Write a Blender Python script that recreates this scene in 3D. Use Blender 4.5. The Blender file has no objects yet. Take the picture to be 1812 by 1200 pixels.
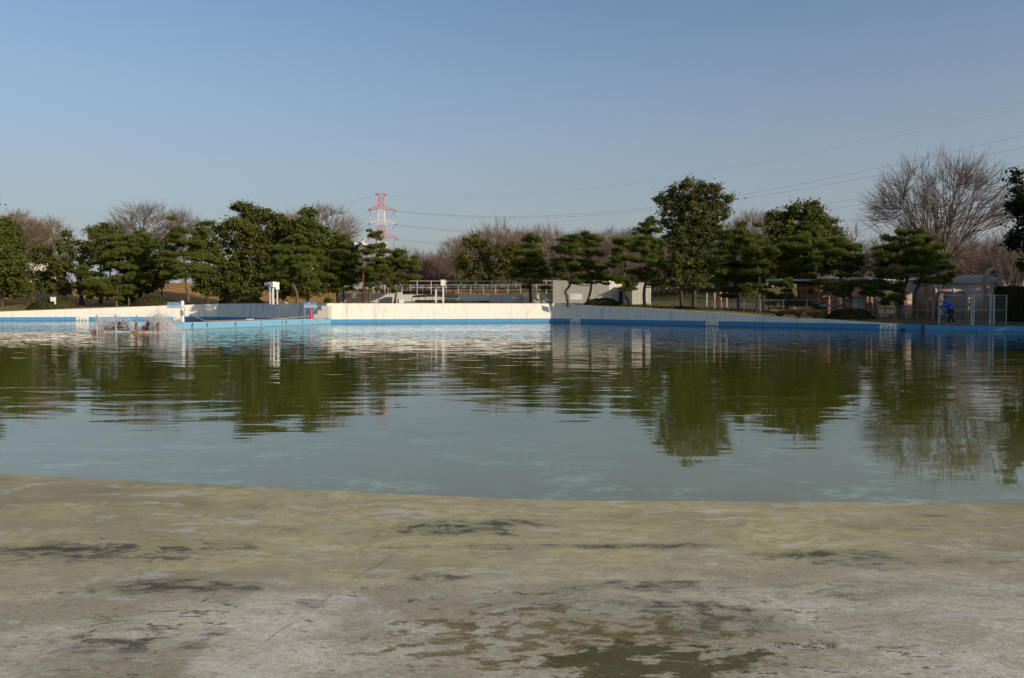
import bpy, bmesh, math, random, zlib
import numpy as np
from mathutils import Vector, Matrix

# ------------------------------------------------------------------ camera, world, sun, exposure
scene = bpy.context.scene
COL = scene.collection
W, H, F = 1812.0, 1200.0, 1382.0
EYE = 1.65
PITCH = math.atan(60.0 / F)
cam_d = bpy.data.cameras.new("camera")
cam = bpy.data.objects.new("camera", cam_d)
COL.objects.link(cam)
cam.location = (0, 0, EYE)
cam.rotation_euler = (math.pi / 2 - PITCH, 0, 0)
cam_d.sensor_width = 36.0
cam_d.lens = 36.0 * F / W
cam_d.clip_start = 0.1
cam_d.clip_end = 9000
scene.camera = cam

SUN_AZ = math.radians(128.2)          # clockwise from +Y
SUN_EL = math.radians(18.0)
SUN = Vector((math.sin(SUN_AZ) * math.cos(SUN_EL), math.cos(SUN_AZ) * math.cos(SUN_EL), math.sin(SUN_EL)))
world = bpy.data.worlds.new("World")
scene.world = world
world.use_nodes = True
wn = world.node_tree
wn.nodes.clear()
w_out = wn.nodes.new("ShaderNodeOutputWorld")
w_bg = wn.nodes.new("ShaderNodeBackground")
w_sky = wn.nodes.new("ShaderNodeTexSky")
w_sky.sky_type = 'NISHITA'
w_sky.sun_disc = False
w_sky.sun_elevation = SUN_EL
w_sky.sun_rotation = SUN_AZ
w_sky.altitude = 20
w_sky.air_density = 1.0
w_sky.dust_density = 1.6
w_sky.ozone_density = 2.4
w_bg.inputs[1].default_value = 0.098
# ground haze: an even pale veil low over the whole horizon
w_tc = wn.nodes.new("ShaderNodeTexCoord"); w_sep = wn.nodes.new("ShaderNodeSeparateXYZ"); w_map = wn.nodes.new("ShaderNodeMapRange"); w_mix = wn.nodes.new("ShaderNodeMix")
w_map.interpolation_type = 'SMOOTHSTEP'
w_map.inputs[1].default_value = -0.05; w_map.inputs[2].default_value = 0.44; w_map.inputs[3].default_value = 0.86; w_map.inputs[4].default_value = 0.0
w_mix.data_type = 'RGBA'
w_mix.inputs[7].default_value = (2.38, 2.52, 2.70, 1)
wn.links.new(w_tc.outputs["Generated"], w_sep.inputs[0]); wn.links.new(w_sep.outputs[2], w_map.inputs[0]); wn.links.new(w_map.outputs[0], w_mix.inputs[0])
wn.links.new(w_sky.outputs[0], w_mix.inputs[6]); wn.links.new(w_mix.outputs[2], w_bg.inputs[0])
wn.links.new(w_bg.outputs[0], w_out.inputs[0])

sun_d = bpy.data.lights.new("sun", 'SUN')
sun_d.energy = 2.85
sun_d.angle = math.radians(0.5)
sun_d.color = (1.0, 0.86, 0.66)
sun = bpy.data.objects.new("sun", sun_d)
COL.objects.link(sun)
sun.rotation_euler = (-SUN).to_track_quat('-Z', 'Y').to_euler()
sun.location = (40, -30, 40)

scene.view_settings.view_transform = 'Standard'
scene.view_settings.look = 'None'
scene.view_settings.gamma = 1.0
scene.view_settings.exposure = 0.5
scene.cycles.use_denoising = True
scene.cycles.max_bounces = 7
scene.cycles.transparent_max_bounces = 16
scene.cycles.diffuse_bounces = 3
scene.cycles.glossy_bounces = 3
scene.cycles.caustics_reflective = False
scene.cycles.caustics_refractive = False

# ------------------------------------------------------------------ helpers
def ray(px, py):
    u = (px - 906.0) / F
    v = (600.0 - py) / F
    c, s = math.cos(PITCH), math.sin(PITCH)
    return Vector((u, c + v * s, -s + v * c))

def P(px, py, Y):
    d = ray(px, py)
    return Vector((0, 0, EYE)) + d * (Y / d.y)

def PZ(px, py, z):
    d = ray(px, py)
    return Vector((0, 0, EYE)) + d * ((z - EYE) / d.z)

def sm(a, b, x):
    t = np.clip((x - a) / (b - a), 0, 1)
    return t * t * (3 - 2 * t)

class MB:
    """collects shapes for one mesh"""
    def __init__(s):
        s.v = []; s.f = []
    def add(s, vs, fs):
        o = len(s.v)
        s.v += [tuple(p) for p in vs]
        s.f += [tuple(i + o for i in f) for f in fs]
        return s
    def hexa(s, p):            # 4 bottom ccw, 4 top ccw
        return s.add(p, [(3, 2, 1, 0), (4, 5, 6, 7), (0, 1, 5, 4), (1, 2, 6, 5), (2, 3, 7, 6), (3, 0, 4, 7)])
    def box(s, c, d, rz=0.0, bev=0.0):
        hx, hy, hz = d[0] / 2, d[1] / 2, d[2] / 2
        m = Matrix.Rotation(rz, 3, 'Z'); c = Vector(c)
        if bev <= 0:
            pts = [(-hx, -hy, -hz), (hx, -hy, -hz), (hx, hy, -hz), (-hx, hy, -hz), (-hx, -hy, hz), (hx, -hy, hz), (hx, hy, hz), (-hx, hy, hz)]
            return s.hexa([c + m @ Vector(p) for p in pts])
        bm = bmesh.new()
        bmesh.ops.create_cube(bm, size=1.0)
        for v in bm.verts: v.co = Vector((v.co.x * d[0], v.co.y * d[1], v.co.z * d[2]))
        bmesh.ops.bevel(bm, geom=list(bm.edges), offset=bev, segments=2, affect='EDGES', profile=0.6)
        bm.verts.index_update()
        s.add([c + m @ v.co for v in bm.verts], [[v.index for v in f.verts] for f in bm.faces])
        bm.free()
        return s
    def tube(s, pts, r, n=8, cap=True):
        pts = [Vector(p) for p in pts]
        rs = r if isinstance(r, (list, tuple)) else [r] * len(pts)
        o = len(s.v); up = Vector((0, 0, 1)); prev = None
        for i, p in enumerate(pts):
            d = (pts[min(i + 1, len(pts) - 1)] - pts[max(i - 1, 0)]).normalized()
            if prev is None:
                a = d.cross(up if abs(d.z) < 0.9 else Vector((1, 0, 0))).normalized()
            else:
                a = (prev - d * prev.dot(d)).normalized()
            prev = a; b = d.cross(a)
            for k in range(n):
                t = 2 * math.pi * k / n
                s.v.append(tuple(p + (a * math.cos(t) + b * math.sin(t)) * rs[i]))
        for i in range(len(pts) - 1):
            for k in range(n):
                a0 = o + i * n + k; a1 = o + i * n + (k + 1) % n
                s.f.append((a0, a1, a1 + n, a0 + n))
        if cap:
            s.f.append(tuple(o + k for k in reversed(range(n))))
            e = o + (len(pts) - 1) * n
            s.f.append(tuple(e + k for k in range(n)))
        return s
    def lathe(s, c, prof, n=16, axis='Z', m=None):
        c = Vector(c); o = len(s.v)
        for (r, z) in prof:
            for k in range(n):
                t = 2 * math.pi * k / n
                p = Vector((r * math.cos(t), r * math.sin(t), z))
                if m is not None: p = m @ p
                s.v.append(tuple(c + p))
        for i in range(len(prof) - 1):
            for k in range(n):
                a0 = o + i * n + k; a1 = o + i * n + (k + 1) % n
                s.f.append((a0, a1, a1 + n, a0 + n))
        s.f.append(tuple(o + k for k in reversed(range(n))))
        e = o + (len(prof) - 1) * n
        s.f.append(tuple(e + k for k in range(n)))
        return s
    def prism(s, poly, z0, z1):
        n = len(poly)
        vs = [(p[0], p[1], z0) for p in poly] + [(p[0], p[1], z1) for p in poly]
        fs = [tuple(reversed(range(n))), tuple(range(n, 2 * n))] + [(k, (k + 1) % n, n + (k + 1) % n, n + k) for k in range(n)]
        return s.add(vs, fs)
    def build(s, name, mat, parent=None, smooth=False, loc=None):
        me = bpy.data.meshes.new(name)
        vs = s.v
        if loc is not None:
            vs = [(x - loc[0], y - loc[1], z - loc[2]) for x, y, z in vs]
        me.from_pydata(vs, [], s.f)
        me.update()
        if mat: me.materials.append(mat)
        if smooth:
            me.polygons.foreach_set("use_smooth", [True] * len(me.polygons))
        o = bpy.data.objects.new(name, me)
        COL.objects.link(o)
        if parent is not None: o.parent = parent
        elif loc is not None: o.location = loc
        return o

def np_mesh(name, V, Fc, mat, parent=None, smooth=False):
    V = np.asarray(V, np.float32); Fc = np.asarray(Fc, np.int32)
    me = bpy.data.meshes.new(name)
    k = Fc.shape[1]
    me.vertices.add(len(V)); me.vertices.foreach_set("co", V.ravel())
    me.loops.add(Fc.size); me.loops.foreach_set("vertex_index", Fc.ravel())
    me.polygons.add(len(Fc))
    me.polygons.foreach_set("loop_start", np.arange(0, Fc.size, k, dtype=np.int32))
    try: me.polygons.foreach_set("loop_total", np.full(len(Fc), k, np.int32))
    except Exception: pass
    if smooth: me.polygons.foreach_set("use_smooth", np.ones(len(Fc), bool))
    me.update(calc_edges=True); me.validate()
    if mat: me.materials.append(mat)
    o = bpy.data.objects.new(name, me)
    COL.objects.link(o)
    if parent is not None: o.parent = parent
    return o

def tag(o, label, cat, group=None):
    o["label"] = label; o["category"] = cat
    if group: o["group"] = group
    return o

def thing(name, label, cat, loc, group=None, rz=0.0):
    o = bpy.data.objects.new(name, None)
    COL.objects.link(o); o.location = loc; o.rotation_euler = (0, 0, rz)
    o.empty_display_size = 0.3
    return tag(o, label, cat, group)

def struct(o):
    o["kind"] = "structure"; return o

# ------------------------------------------------------------------ materials
class N:
    def __init__(s, name):
        s.m = bpy.data.materials.new(name); s.m.use_nodes = True
        s.t = s.m.node_tree; s.t.nodes.clear()
        s.out = s.t.nodes.new("ShaderNodeOutputMaterial")
    def n(s, typ, **kw):
        nd = s.t.nodes.new("ShaderNode" + typ)
        for k, v in kw.items(): setattr(nd, k, v)
        return nd
    def l(s, a, b): s.t.links.new(a, b)
    def set(s, sock, v):
        if hasattr(v, "links") or isinstance(v, bpy.types.NodeSocket): s.l(v, sock)
        else: sock.default_value = v
    def pos(s): return s.n("NewGeometry").outputs["Position"]
    def rnd(s): return s.n("NewGeometry").outputs["Random Per Island"]
    def scale(s, vec, sc):
        m = s.n("VectorMath", operation='MULTIPLY'); s.l(vec, m.inputs[0]); m.inputs[1].default_value = sc
        return m.outputs[0]
    def addv(s, a, b):
        m = s.n("VectorMath", operation='ADD'); s.set(m.inputs[0], a); s.set(m.inputs[1], b); return m.outputs[0]
    def noise(s, vec, scale=1.0, detail=4.0, rough=0.55, dist=0.0, col=False):
        t = s.n("TexNoise"); s.l(vec, t.inputs["Vector"])
        t.inputs["Scale"].default_value = scale; t.inputs["Detail"].default_value = detail
        t.inputs["Roughness"].default_value = rough; t.inputs["Distortion"].default_value = dist
        return t.outputs["Color" if col else "Fac"]
    def vor(s, vec, scale=1.0, feature='DISTANCE_TO_EDGE'):
        t = s.n("TexVoronoi", feature=feature); s.l(vec, t.inputs["Vector"]); t.inputs["Scale"].default_value = scale
        return t.outputs["Distance"]
    def ramp(s, fac, a, b, lo=0.0, hi=1.0):
        m = s.n("MapRange", interpolation_type='SMOOTHSTEP'); s.set(m.inputs[0], fac)
        m.inputs[1].default_value = a; m.inputs[2].default_value = b; m.inputs[3].default_value = lo; m.inputs[4].default_value = hi
        return m.outputs[0]
    def math(s, op, a, b=0.0):
        m = s.n("Math", operation=op); s.set(m.inputs[0], a); s.set(m.inputs[1], b); return m.outputs[0]
    def mix(s, fac, a, b, bt='MIX'):
        m = s.n("Mix", data_type='RGBA', blend_type=bt)
        s.set(m.inputs[0], fac)
        s.set(m.inputs[6], a if not isinstance(a, tuple) else (*a, 1.0))
        s.set(m.inputs[7], b if not isinstance(b, tuple) else (*b, 1.0))
        return m.outputs[2]
    def sep(s, vec):
        m = s.n("SeparateXYZ"); s.l(vec, m.inputs[0]); return m.outputs
    def comb(s, x, y, z):
        m = s.n("CombineXYZ"); s.set(m.inputs[0], x); s.set(m.inputs[1], y); s.set(m.inputs[2], z); return m.outputs[0]
    def bump(s, h, dist=0.02, st=1.0):
        b = s.n("Bump"); b.inputs["Strength"].default_value = st; b.inputs["Distance"].default_value = dist
        s.l(h, b.inputs["Height"]); return b.outputs[0]
    def bsdf(s, col, rough=0.7, normal=None, metal=0.0, spec=0.4, trans=None):
        p = s.n("BsdfPrincipled")
        s.set(p.inputs["Base Color"], col if not isinstance(col, tuple) else (*col, 1.0))
        s.set(p.inputs["Roughness"], rough); p.inputs["Metallic"].default_value = metal
        p.inputs["Specular IOR Level"].default_value = spec
        if normal is not None: s.l(normal, p.inputs["Normal"])
        s.l(p.outputs[0], s.out.inputs[0])
        return p
    def leafy(s, col, amount=0.3, rough=0.75):
        p = s.n("BsdfPrincipled")
        s.l(col, p.inputs["Base Color"]); p.inputs["Roughness"].default_value = rough
        p.inputs["Specular IOR Level"].default_value = 0.12
        t = s.n("BsdfTranslucent"); s.l(col, t.inputs[0])
        mx = s.n("MixShader"); mx.inputs[0].default_value = amount
        s.l(p.outputs[0], mx.inputs[1]); s.l(t.outputs[0], mx.inputs[2]); s.l(mx.outputs[0], s.out.inputs[0])

def leaf_mat(name, a, b, c=None, cw=0.08, trans=0.25, big=0.5):
    m = N(name)
    col = m.mix(m.rnd(), a, b)
    cl = m.ramp(m.noise(m.pos(), big, 2.0), 0.35, 0.65)
    col = m.mix(m.math('MULTIPLY', cl, 0.55), col, b)
    if c is not None:
        f = m.ramp(m.noise(m.pos(), 0.9, 3.0), 0.62 - cw, 0.68)
        col = m.mix(f, col, c)
    m.leafy(col, trans)
    return m.m

def bark_mat(name, a, b):
    m = N(name)
    p = m.pos()
    f = m.noise(m.scale(p, (6, 6, 1.5)), 2.0, 5.0)
    col = m.mix(m.ramp(f, 0.35, 0.65), a, b)
    m.bsdf(col, 0.9, m.bump(f, 0.03), spec=0.2)
    return m.m

def paint_mat(name, col, rough=0.5, wear=0.25, wearcol=None, metal=0.0, spec=0.4):
    m = N(name)
    p = m.pos()
    f = m.noise(m.scale(p, (3, 3, 1.2)), 1.7, 5.0, 0.65)
    dk = wearcol or tuple(c * 0.6 for c in col)
    c2 = m.mix(m.math('MULTIPLY', m.ramp(f, 0.5, 0.75), wear), col, dk)
    m.bsdf(c2, rough, m.bump(f, 0.004), metal=metal, spec=spec)
    return m.m

def wall_mat(name, col, stain, amount, joint=True):
    """painted concrete with rain streaks running down the face"""
    m = N(name)
    p = m.pos()
    streak = m.noise(m.scale(p, (1.1, 1.1, 0.10)), 1.3, 5.0, 0.7)
    fine = m.noise(m.scale(p, (5, 5, 0.25)), 1.6, 4.0, 0.6)
    blot = m.noise(p, 0.55, 4.0, 0.6)
    c = m.mix(m.math('MULTIPLY', m.ramp(streak, 0.50, 0.78), amount), col, stain)
    c = m.mix(m.math('MULTIPLY', m.ramp(fine, 0.52, 0.8), amount * 0.6), c, stain)
    c = m.mix(m.math('MULTIPLY', m.ramp(blot, 0.45, 0.8), 0.22), c, tuple(x * 0.75 for x in col))
    zz = m.sep(p)[2]
    grime = m.math('MULTIPLY', m.ramp(m.math('ADD', zz, m.math('MULTIPLY', m.math('SUBTRACT', fine, 0.5), 0.30)), 0.10, 0.03), 0.55)
    c = m.mix(grime, c, (0.10, 0.105, 0.075))
    g = m.noise(p, 14.0, 3.0)
    m.bsdf(c, 0.8, m.bump(g, 0.006), spec=0.25)
    return m.m

M = {}
M['wall'] = wall_mat('painted_concrete', (0.80, 0.765, 0.69), (0.36, 0.32, 0.25), 0.72)
M['wall_stained'] = wall_mat('stained_concrete', (0.82, 0.80, 0.75), (0.16, 0.16, 0.155), 0.70)
M['band'] = wall_mat('blue_paint', (0.075, 0.30, 0.58), (0.06, 0.20, 0.38), 0.45)
M['band_pale'] = wall_mat('pale_blue_paint', (0.17, 0.39, 0.58), (0.10, 0.24, 0.38), 0.40)
M['joint'] = paint_mat('joint_filler', (0.13, 0.125, 0.115), 0.9)
M['conc'] = wall_mat('grey_concrete', (0.60, 0.575, 0.52), (0.30, 0.285, 0.25), 0.6)
M['conc_pale'] = wall_mat('pale_concrete', (0.56, 0.53, 0.47), (0.30, 0.27, 0.22), 0.5)
M['white'] = paint_mat('white_paint', (0.72, 0.72, 0.70), 0.45)
M['rail'] = paint_mat('rail_paint', (0.52, 0.50, 0.45), 0.45, 0.4, (0.30, 0.22, 0.15))
M['galv'] = paint_mat('galvanised_steel', (0.36, 0.37, 0.38), 0.45, metal=0.4)
M['fence_white'] = paint_mat('fence_paint', (0.46, 0.49, 0.49), 0.45)
M['wire_grey'] = paint_mat('fence_wire', (0.30, 0.31, 0.31), 0.5, metal=0.3)
M['dark'] = paint_mat('black_plastic', (0.02, 0.02, 0.022), 0.5)
M['grille'] = paint_mat('dark_steel', (0.035, 0.032, 0.03), 0.6)
M['red_pole'] = paint_mat('red_brown_paint', (0.17, 0.040, 0.032), 0.5)
M['cone'] = paint_mat('red_plastic', (0.62, 0.03, 0.04), 0.4, 0.15)
M['orange'] = paint_mat('orange_float', (0.32, 0.10, 0.05), 0.5)
M['yellow'] = paint_mat('ochre_float', (0.40, 0.20, 0.05), 0.5)
M['redm'] = paint_mat('red_motor', (0.22, 0.04, 0.03), 0.45)
M['sign_blue'] = paint_mat('sign_blue', (0.03, 0.17, 0.42), 0.4)
M['sign_pale'] = paint_mat('sign_pale', (0.40, 0.50, 0.62), 0.4)
M['sign_white'] = paint_mat('sign_white', (0.78, 0.77, 0.74), 0.4, 0.12)
M['teal'] = paint_mat('sign_teal', (0.03, 0.30, 0.40), 0.45)
M['ink'] = paint_mat('sign_ink', (0.06, 0.07, 0.09), 0.5)
M['ink_pink'] = paint_mat('sign_pink_ink', (0.62, 0.42, 0.40), 0.5)
M['tank'] = paint_mat('beige_tank_paint', (0.46, 0.335, 0.26), 0.45, 0.35, (0.26, 0.19, 0.15))
M['tank_pink'] = paint_mat('pink_beige_paint', (0.50, 0.31, 0.22), 0.5, 0.35, (0.30, 0.19, 0.14))
M['tan_clad'] = paint_mat('orange_brown_cladding', (0.50, 0.22, 0.10), 0.6, 0.35)
M['cyan'] = paint_mat('cyan_valve', (0.05, 0.45, 0.45), 0.4)
M['horn'] = paint_mat('horn_grey', (0.56, 0.55, 0.50), 0.45, 0.3)
M['tower_red'] = paint_mat('tower_red', (0.60, 0.15, 0.13), 0.5)
M['tower_white'] = paint_mat('tower_white', (0.72, 0.70, 0.66), 0.5)
M['cable'] = paint_mat('cable', (0.10, 0.10, 0.105), 0.6, metal=0.3)
M['insul'] = paint_mat('insulator', (0.09, 0.085, 0.08), 0.4)
M['roof'] = paint_mat('roof_tile', (0.16, 0.16, 0.17), 0.6)
M['house'] = paint_mat('house_wall', (0.62, 0.55, 0.48), 0.7)
M['glass'] = paint_mat('dark_glass', (0.04, 0.05, 0.06), 0.15)
M['bark_pine'] = bark_mat('pine_bark', (0.085, 0.06, 0.045), (0.17, 0.12, 0.09))
M['bark_dark'] = bark_mat('dark_bark', (0.045, 0.036, 0.028), (0.10, 0.08, 0.06))
M['bark_grey'] = bark_mat('grey_bark', (0.15, 0.12, 0.105), (0.26, 0.21, 0.18))
M['twig_grey'] = bark_mat('grey_twigs', (0.15, 0.115, 0.10), (0.24, 0.19, 0.165))
M['twig_tan'] = bark_mat('tan_twigs', (0.20, 0.145, 0.10), (0.30, 0.225, 0.155))
M['twig_red'] = bark_mat('reddish_twigs', (0.145, 0.100, 0.084), (0.235, 0.168, 0.140))
M['pine'] = leaf_mat('pine_needles', (0.070, 0.100, 0.022), (0.195, 0.225, 0.050), trans=0.38)
M['oak'] = leaf_mat('evergreen_leaves', (0.062, 0.086, 0.020), (0.172, 0.195, 0.046), trans=0.44)
M['oak_red'] = leaf_mat('rusty_leaves', (0.065, 0.082, 0.020), (0.180, 0.185, 0.048), (0.17, 0.120, 0.045), 0.05, trans=0.44)
M['camphor'] = leaf_mat('dull_leaves', (0.062, 0.080, 0.024), (0.172, 0.185, 0.056), trans=0.44)
M['olive'] = leaf_mat('olive_leaves', (0.085, 0.095, 0.028), (0.185, 0.180, 0.048), (0.19, 0.13, 0.045), 0.05, trans=0.4)
M['dome'] = leaf_mat('clipped_leaves', (0.035, 0.045, 0.012), (0.070, 0.070, 0.022), (0.10, 0.060, 0.03), 0.10, 0.2, 0.8)
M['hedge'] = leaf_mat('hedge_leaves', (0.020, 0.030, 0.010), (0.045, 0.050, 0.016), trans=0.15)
M['straw'] = leaf_mat('straw', (0.22, 0.14, 0.065), (0.34, 0.23, 0.11), trans=0.2)
M['grassblade'] = leaf_mat('grass_blades', (0.13, 0.12, 0.03), (0.30, 0.21, 0.07), trans=0.2)
M['jacket'] = paint_mat('blue_jacket', (0.01, 0.11, 0.50), 0.7, 0.3)
M['trousers'] = paint_mat('black_trousers', (0.014, 0.014, 0.016), 0.8)
M['skin'] = paint_mat('skin', (0.42, 0.25, 0.18), 0.6, 0.1)
M['hair'] = paint_mat('black_hair', (0.012, 0.010, 0.009), 0.5)
M['shoe'] = paint_mat('tan_shoe', (0.25, 0.16, 0.09), 0.7)

def ground_mat():
    m = N('lawn'); p = m.pos(); x, y, z = m.sep(p)
    big = m.noise(p, 0.12, 4.0, 0.6); med = m.noise(p, 0.9, 5.0, 0.65); fine = m.noise(m.scale(p, (1, 1, 1)), 9.0, 4.0, 0.7)
    tan = m.mix(fine, (0.30, 0.195, 0.075), (0.40, 0.28, 0.12))
    grn = m.mix(fine, (0.075, 0.085, 0.022), (0.15, 0.14, 0.045))
    soil = (0.12, 0.085, 0.055)
    g = m.ramp(m.math('ADD', m.math('MULTIPLY', big, 0.7), m.math('MULTIPLY', med, 0.5)), 0.46, 0.72)
    c = m.mix(g, tan, grn)
    right = m.ramp(x, 16.0, 30.0)
    c = m.mix(m.math('MULTIPLY', right, 0.75), c, m.mix(med, soil, (0.07, 0.065, 0.03)))
    # the levee: straw-coloured on the left, greener behind the building
    lev = m.ramp(y, 96.0, 104.0)
    lc = m.mix(m.ramp(m.math('ADD', x, m.math('MULTIPLY', med, 8.0)), -4.0, 14.0),
               m.mix(m.ramp(m.noise(m.scale(p, (0.5, 1, 3)), 1.2, 5.0, 0.7), 0.35, 0.7), (0.44, 0.24, 0.085), (0.30, 0.165, 0.065)),
               m.mix(med, (0.19, 0.16, 0.06), (0.10, 0.11, 0.035)))
    c = m.mix(lev, c, lc)
    m.bsdf(c, 0.95, m.bump(m.math('ADD', fine, med), 0.06), spec=0.1)
    return m.m

def floor_mat():
    m = N('pool_floor_paint'); p = m.pos(); x, y, z = m.sep(p)
    n1 = m.noise(m.scale(p, (0.9, 1.6, 0)), 1.0, 5.0, 0.65)
    n2 = m.noise(m.scale(p, (0.9, 1.5, 0)), 1.15, 7.0, 0.75)
    n3 = m.noise(m.scale(p, (5, 7, 0)), 1.0, 5.0, 0.75)
    base = m.mix(n1, (0.185, 0.186, 0.090), (0.250, 0.250, 0.135))
    patch = m.math('MULTIPLY', m.ramp(n2, 0.48, 0.60), m.ramp(n3, 0.40, 0.58))
    patch = m.math('MULTIPLY', patch, m.ramp(m.noise(p, 0.35, 2.0), 0.36, 0.55))
    base = m.mix(m.math('MULTIPLY', patch, 0.75), base, (0.40, 0.56, 0.50))
    deep = m.ramp(m.math('ADD', y, m.math('MULTIPLY', n1, 3.0)), 9.0, 15.0)
    olive = m.mix(n1, (0.085, 0.098, 0.006), (0.110, 0.115, 0.009))
    c = m.mix(deep, base, olive)
    m.bsdf(c, 0.9, spec=0.05)
    return m.m

def slab_mat():
    m = N('beach_concrete'); p = m.pos(); x, y, z = m.sep(p)
    mul = lambda u, v: m.math('MULTIPLY', u, v)
    add = lambda u, v: m.math('ADD', u, v)
    warp = m.noise(p, 0.8, 4.0, 0.6, col=True)
    q = m.addv(p, m.scale(warp, (0.7, 0.45, 0)))
    n_big = m.noise(m.scale(q, (0.55, 0.95, 0)), 1.0, 7.0, 0.62)
    n_med = m.noise(m.scale(q, (1.5, 2.6, 0)), 1.0, 9.0, 0.68)
    n_fl = m.noise(m.scale(q, (6, 11, 0)), 1.0, 8.0, 0.70)
    n_gr = m.ramp(m.noise(m.scale(p, (26, 40, 0)), 1.0, 6.0, 0.75), 0.30, 0.70)
    n_fine = m.noise(p, 90.0, 4.0, 0.8)
    fl0 = m.math('SUBTRACT', n_fl, 0.5); gr0 = m.math('SUBTRACT', n_gr, 0.5)
    grey = m.mix(n_gr, (0.305, 0.268, 0.178), (0.475, 0.425, 0.310))
    white = m.mix(n_gr, (0.50, 0.455, 0.350), (0.83, 0.77, 0.640))
    yel = m.mix(m.ramp(n_fl, 0.34, 0.66), (0.375, 0.330, 0.180), (0.605, 0.540, 0.310))
    # the algae film: thick by the water, gone towards the dry side
    yy = add(y, add(mul(m.math('SUBTRACT', n_big, 0.5), 2.6), mul(x, -0.08)))
    dry = m.mix(m.ramp(add(n_big, mul(fl0, 0.5)), 0.40, 0.64), grey, white)
    c = m.mix(m.ramp(add(yy, mul(fl0, 1.6)), 4.15, 5.15), dry, yel)
    # rubbed-off places with ragged edges
    rub = m.ramp(add(n_med, mul(fl0, 0.75)), 0.50, 0.60)
    c = m.mix(mul(rub, 0.72), c, grey)
    side = mul(m.ramp(m.math('ABSOLUTE', add(x, -0.3)), 1.6, 4.2), m.ramp(y, 4.5, 5.4))
    c = m.mix(mul(side, m.ramp(add(n_big, mul(fl0, 0.4)), 0.42, 0.60, 0.15, 0.62)), c, (0.245, 0.215, 0.150))
    # broad sweeps where the film was dragged about
    n_w = m.noise(m.scale(m.addv(p, m.scale(warp, (1.5, 0.9, 0))), (0.5, 1.5, 0)), 1.2, 8.0, 0.64)
    c = m.mix(mul(m.ramp(add(n_w, mul(fl0, 0.35)), 0.50, 0.66), 0.42), c, (0.185, 0.162, 0.100))
    # pale scuffs
    n_s = m.noise(m.scale(q, (1.3, 5.0, 0)), 1.0, 8.0, 0.68)
    c = m.mix(mul(m.ramp(add(n_s, mul(fl0, 0.8)), 0.56, 0.66), 0.60), c, (0.62, 0.575, 0.53))
    # a paler patched slab, straight-edged
    ex = m.math('ABSOLUTE', m.math('SUBTRACT', x, -1.17)); ed = add(ex, mul(m.math('SUBTRACT', n_med, 0.5), 0.10))
    slab = mul(m.ramp(ed, 0.34, 0.25), m.ramp(add(y, mul(m.math('SUBTRACT', n_med, 0.5), 0.25)), 4.50, 4.25))
    c = m.mix(mul(slab, m.ramp(n_fl, 0.34, 0.58, 0.10, 0.62)), c, m.mix(n_gr, (0.58, 0.535, 0.43), (0.86, 0.80, 0.675)))
    def field(cx, cy, rx, ry):
        ax = m.math('DIVIDE', m.math('SUBTRACT', x, cx), rx); ay = m.math('DIVIDE', m.math('SUBTRACT', y, cy), ry)
        return m.ramp(add(mul(ax, ax), mul(ay, ay)), 1.8, 0.0)
    # dark stains: thin flakes everywhere, gathered into a few smears
    n_d = m.noise(m.scale(q, (0.9, 2.1, 0)), 1.0, 10.0, 0.70)
    gather = field(0.70, 4.02, 0.75, 0.36)
    for (cx, cy, rx, ry) in [(0.78, 4.48, 0.60, 0.13), (-0.30, 5.62, 0.85, 0.30), (0.15, 5.22, 1.5, 0.07), (-0.55, 4.62, 0.40, 0.08), (-2.6, 5.1, 0.9, 0.35), (-1.9, 4.45, 0.5, 0.12), (2.3, 4.95, 0.9, 0.22), (-1.75, 3.75, 0.4, 0.16)]:
        gather = m.math('MAXIMUM', gather, field(cx, cy, rx, ry))
    dv = add(add(n_d, mul(fl0, 0.55)), add(mul(gather, m.ramp(n_fl, 0.40, 0.60, 0.10, 0.20)), mul(gr0, 0.04)))
    c = m.mix(mul(m.ramp(dv, 0.56, 0.72), 0.62), c, (0.140, 0.124, 0.092))
    c = m.mix(mul(m.ramp(dv, 0.665, 0.80), 0.74), c, (0.052, 0.050, 0.048))
    # flaking ridges on the dry side
    n_r = m.noise(m.scale(q, (0.9, 2.6, 0)), 1.0, 6.0, 0.60)
    rid = m.ramp(m.math('ABSOLUTE', m.math('SUBTRACT', n_r, 0.5)), 0.012, 0.003)
    rid = mul(mul(rid, m.ramp(m.noise(p, 0.9, 3.0), 0.50, 0.60)), mul(m.ramp(n_fl, 0.46, 0.54), m.ramp(y, 5.0, 4.2)))
    c = m.mix(mul(rid, 0.75), c, (0.055, 0.048, 0.040))
    # hairline crack running through the patched slab
    cx_ = add(mul(m.math('SUBTRACT', y, 4.2), 0.30), -1.04)
    cx_ = add(cx_, mul(m.math('SUBTRACT', m.noise(p, 1.6, 5.0), 0.5), 0.16))
    cr = m.ramp(m.math('ABSOLUTE', m.math('SUBTRACT', x, cx_)), 0.005, 0.0015)
    cr = mul(mul(cr, m.ramp(y, 5.3, 5.0)), m.ramp(m.noise(p, 4.1, 3.0), 0.44, 0.58, 0.15, 1.0))
    c = m.mix(mul(cr, 0.8), c, (0.07, 0.06, 0.05))
    # moss: ochre crumbs and a wet olive mat at the near edge
    crumbs = mul(m.ramp(add(n_fl, add(mul(field(0.15, 3.75, 1.0, 0.42), 0.13), mul(gr0, 0.05))), 0.600, 0.670), m.ramp(y, 4.7, 4.3))
    c = m.mix(mul(crumbs, 0.8), c, m.mix(n_gr, (0.130, 0.095, 0.025), (0.225, 0.170, 0.060)))
    mat_ = m.ramp(add(add(n_med, mul(fl0, 0.6)), mul(field(0.66, 3.45, 0.60, 0.26), 0.26)), 0.640, 0.690)
    mat_ = mul(mat_, m.ramp(field(0.62, 3.45, 0.9, 0.4), 0.0, 0.3))
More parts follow.
